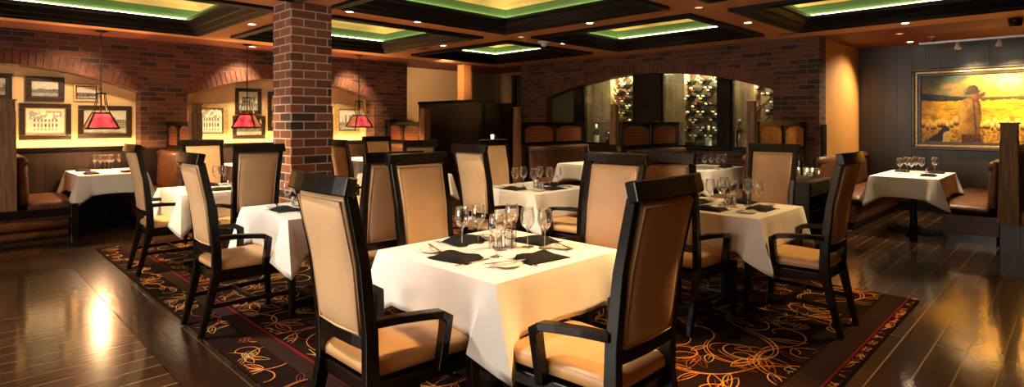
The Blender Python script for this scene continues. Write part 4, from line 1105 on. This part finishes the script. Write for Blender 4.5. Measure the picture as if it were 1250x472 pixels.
# unseen key light added behind the viewer's left, filling the added opening
l = light('window_daylight', 'AREA', (XW - .14, (wy0 + wy1) / 2, (wz0 + wz1) / 2), 120, (1, .90, .76), shape='RECTANGLE', size=wy1 - wy0, size_y=wz1 - wz0)
l.rotation_euler = (R(90), 0, R(-90))

# ================================================================= CARPET
cx0, cx1, cy0, cy1 = 1.24, 5.62, .93, 8.0
def carpet_mat():
    return mat('carpet_pile', (.016, .007, .005), 1., var=.4, scale=300, bump=.5, bscale=700, spec=.05)
M['carpet'] = carpet_mat()
M['line1'] = mat('carpet_line_orange', (.55, .20, .045), 1, var=.3, scale=200, spec=.05)
M['line2'] = mat('carpet_line_gold', (.50, .30, .10), 1, var=.3, scale=200, spec=.05)
M['line3'] = mat('carpet_line_rust', (.20, .05, .022), 1, var=.3, scale=200, spec=.05)
M['band'] = mat('carpet_band', (.030, .014, .010), 1, var=.4, scale=300, spec=.05)
M['redline'] = mat('carpet_red_line', (.16, .010, .012), 1, var=.2, scale=200, spec=.05)
cm = MB(); ZK = .010
cm.box(cx0, cx1, cy0, cy1, 0.0045, ZK, 0)
bl_x, bl_y = cx0 + .22, cy0 + .06
def flat(x0, x1, y0, y1, mi, z): cm.add([(x0, y0, z), (x1, y0, z), (x1, y1, z), (x0, y1, z)], [(0, 1, 2, 3)], mi)
flat(bl_x, bl_x + .11, cy0, cy1, 4, ZK + .0004); flat(bl_x + .11, bl_x + .128, cy0, cy1, 5, ZK + .0005)
flat(bl_x + .128, cx1, bl_y + .02, bl_y + .17, 4, ZK + .0004); flat(bl_x + .128, cx1, bl_y + .006, bl_y + .02, 5, ZK + .0005)
def ribbon(pts, w, mi, z, box):
    x0, x1, y0, y1 = box; run = []
    def flush():
        if len(run) > 1:
            vs = []; n = len(run)
            for i, p in enumerate(run):
                d = (run[min(i + 1, n - 1)] - run[max(i - 1, 0)]).normalized(); nn = Vector((-d.y, d.x)); ww = w * (.45 + .55 * math.sin(math.pi * min(1, (i + .5) / n)))
                vs += [(p.x + nn.x * ww / 2, p.y + nn.y * ww / 2, z), (p.x - nn.x * ww / 2, p.y - nn.y * ww / 2, z)]
            cm.add(vs, [(2 * i, 2 * i + 1, 2 * i + 3, 2 * i + 2) for i in range(n - 1)], mi)
        run.clear()
    for p in pts:
        if x0 < p.x < x1 and y0 < p.y < y1: run.append(p)
        else: flush()
    flush()
def scroll(x, y, a, k0, k1, L, n=26):
    p = Vector((x, y)); pts = [p.copy()]
    for i in range(n):
        t = i / n; a += (k0 * (k1 / k0) ** t if k0 * k1 > 0 else k0 + (k1 - k0) * t) * L / n
        p = p + Vector((math.cos(a), math.sin(a))) * L / n; pts.append(p.copy())
    return pts
cr = random.Random(5); field = (bl_x + .14, cx1 - .01, bl_y + .18, cy1 - .01); zz = ZK + .0006
def leaf(x, y, a, L, wd, box, w, col):
    # pointed leaf outline with a mid line
    global zz
    d = Vector((math.cos(a), math.sin(a))); nn = Vector((-d.y, d.x)); o = Vector((x, y))
    for sg in (1, -1):
        pts = [o + d * L * t + nn * (sg * wd * math.sin(math.pi * t) ** .8 + .18 * L * t * t) for t in [q / 14 for q in range(15)]]
        ribbon(pts, w, col, zz, box); zz += 2e-6
    ribbon([o + d * L * t * .7 + nn * .18 * L * t * t * .49 for t in [q / 8 for q in range(9)]], w * .7, cr.choice((1, 3)), zz, box); zz += 2e-6
def motif(x, y, a, box, sc=1.):
    global zz
    sgn = cr.choice((-1, 1)); col = cr.choice((1, 1, 2, 2, 3)); w = cr.uniform(.0075, .0115) * max(.75, sc)
    kind = cr.random()
    if kind < .62:
        L = cr.uniform(.9, 1.35) * sc
        main = scroll(x, y, a, sgn * 1.6 / sc, sgn * 13 / sc, L, 34); ribbon(main, w, col, zz, box); zz += 2e-6
        ribbon([p + Vector((-.028, .022)) * sc for p in main[:-8]], w * .8, cr.choice((1, 2, 3)), zz, box); zz += 2e-6
        for j in (5, 11, 17):
            q = main[j]; d = main[j + 1] - main[j]; b = math.atan2(d.y, d.x)
            leaf(q.x, q.y, b - sgn * cr.uniform(.6, 1.0), cr.uniform(.20, .32) * sc, cr.uniform(.03, .05) * sc, box, w * .8, cr.choice((1, 2, 2, 3)))
        q = main[0]; ribbon(scroll(q.x, q.y, a + math.pi, sgn * 2 / sc, sgn * 15 / sc, L * .6, 20), w, col, zz, box); zz += 2e-6
    elif kind < .85:
        for j in range(3): leaf(x, y, a + (j - 1) * .6, cr.uniform(.22, .34) * sc, .045 * sc, box, w * .85, cr.choice((1, 2, col)))
        for sg in (1, -1): ribbon(scroll(x, y, a + math.pi + sg * .3, sg * 2 / sc, sg * 16 / sc, .55 * sc, 18), w, col, zz, box); zz += 2e-6
    else:
        for j in range(6):
            b = a + j * math.pi / 3; c = Vector((x + .06 * sc * math.cos(b), y + .06 * sc * math.sin(b)))
            ribbon([c + Vector((math.cos(t * math.pi / 6), math.sin(t * math.pi / 6))) * .036 * sc for t in range(13)], w * .7, col, zz, box); zz += 2e-6
        ribbon(scroll(x, y - .1 * sc, a, sgn * 3 / sc, sgn * 14 / sc, .8 * sc), w, 1, zz, box); zz += 2e-6
nx, ny = 14, 23
for i in range(nx):
    for j in range(ny):
        motif(cx0 + (i + .5 + cr.uniform(-.3, .3)) * (cx1 - cx0) / nx, cy0 + (j + .5 + cr.uniform(-.3, .3)) * (cy1 - cy0) / ny, cr.uniform(0, 6.28), field, cr.uniform(.6, .95))
for j in range(34): motif(cx0 + .11 + cr.uniform(-.08, .08), cy0 + (j + cr.random()) * (cy1 - cy0) / 34, cr.uniform(0, 6.28), (cx0 + .008, bl_x - .004, cy0, cy1), .5)
for j in range(34): motif(cx0 + (j + cr.random()) * (cx1 - cx0) / 34, cy0 + .03, cr.uniform(0, 6.28), (bl_x + .13, cx1, cy0 + .004, bl_y - .004), .45)
tag(cm.build('carpet', ['carpet', 'line1', 'line2', 'line3', 'band', 'redline']), 'large dark carpet with orange and gold scroll pattern under the dining tables', 'carpet')
# everything that stands on the carpet is lifted by its thickness
for o in scene.objects:
    if o.parent is None and o.type == 'EMPTY' and o.get('category') in ('chair', 'table') and cx0 < o.location.x < cx1 and cy0 < o.location.y < cy1: o.location.z = ZK + .002

# ================================================================= WORLD, CAMERA, VIEW
w = bpy.data.worlds.new('World'); scene.world = w; w.use_nodes = True
w.node_tree.nodes['Background'].inputs[0].default_value = (.9, .8, .7, 1); w.node_tree.nodes['Background'].inputs[1].default_value = .006
cam = bpy.data.cameras.new('Camera'); co = bpy.data.objects.new('Camera', cam); COL.objects.link(co); scene.camera = co
co.location = (0, 0, H); co.rotation_euler = (R(90), 0, R(-45))
cam.sensor_fit = 'HORIZONTAL'; cam.sensor_width = 36; cam.lens = 36 * F / 1250; cam.shift_y = -(236 - CY) / 1250; cam.clip_start = .05
vs = scene.view_settings; vs.view_transform = 'Standard'; vs.look = 'None'; vs.gamma = 1; vs.use_curve_mapping = False; vs.exposure = 1.2
cy = scene.cycles; cy.use_denoising = True; cy.max_bounces = 10; cy.transmission_bounces = 8; cy.sample_clamp_indirect = 4; cy.caustics_refractive = False; cy.caustics_reflective = False
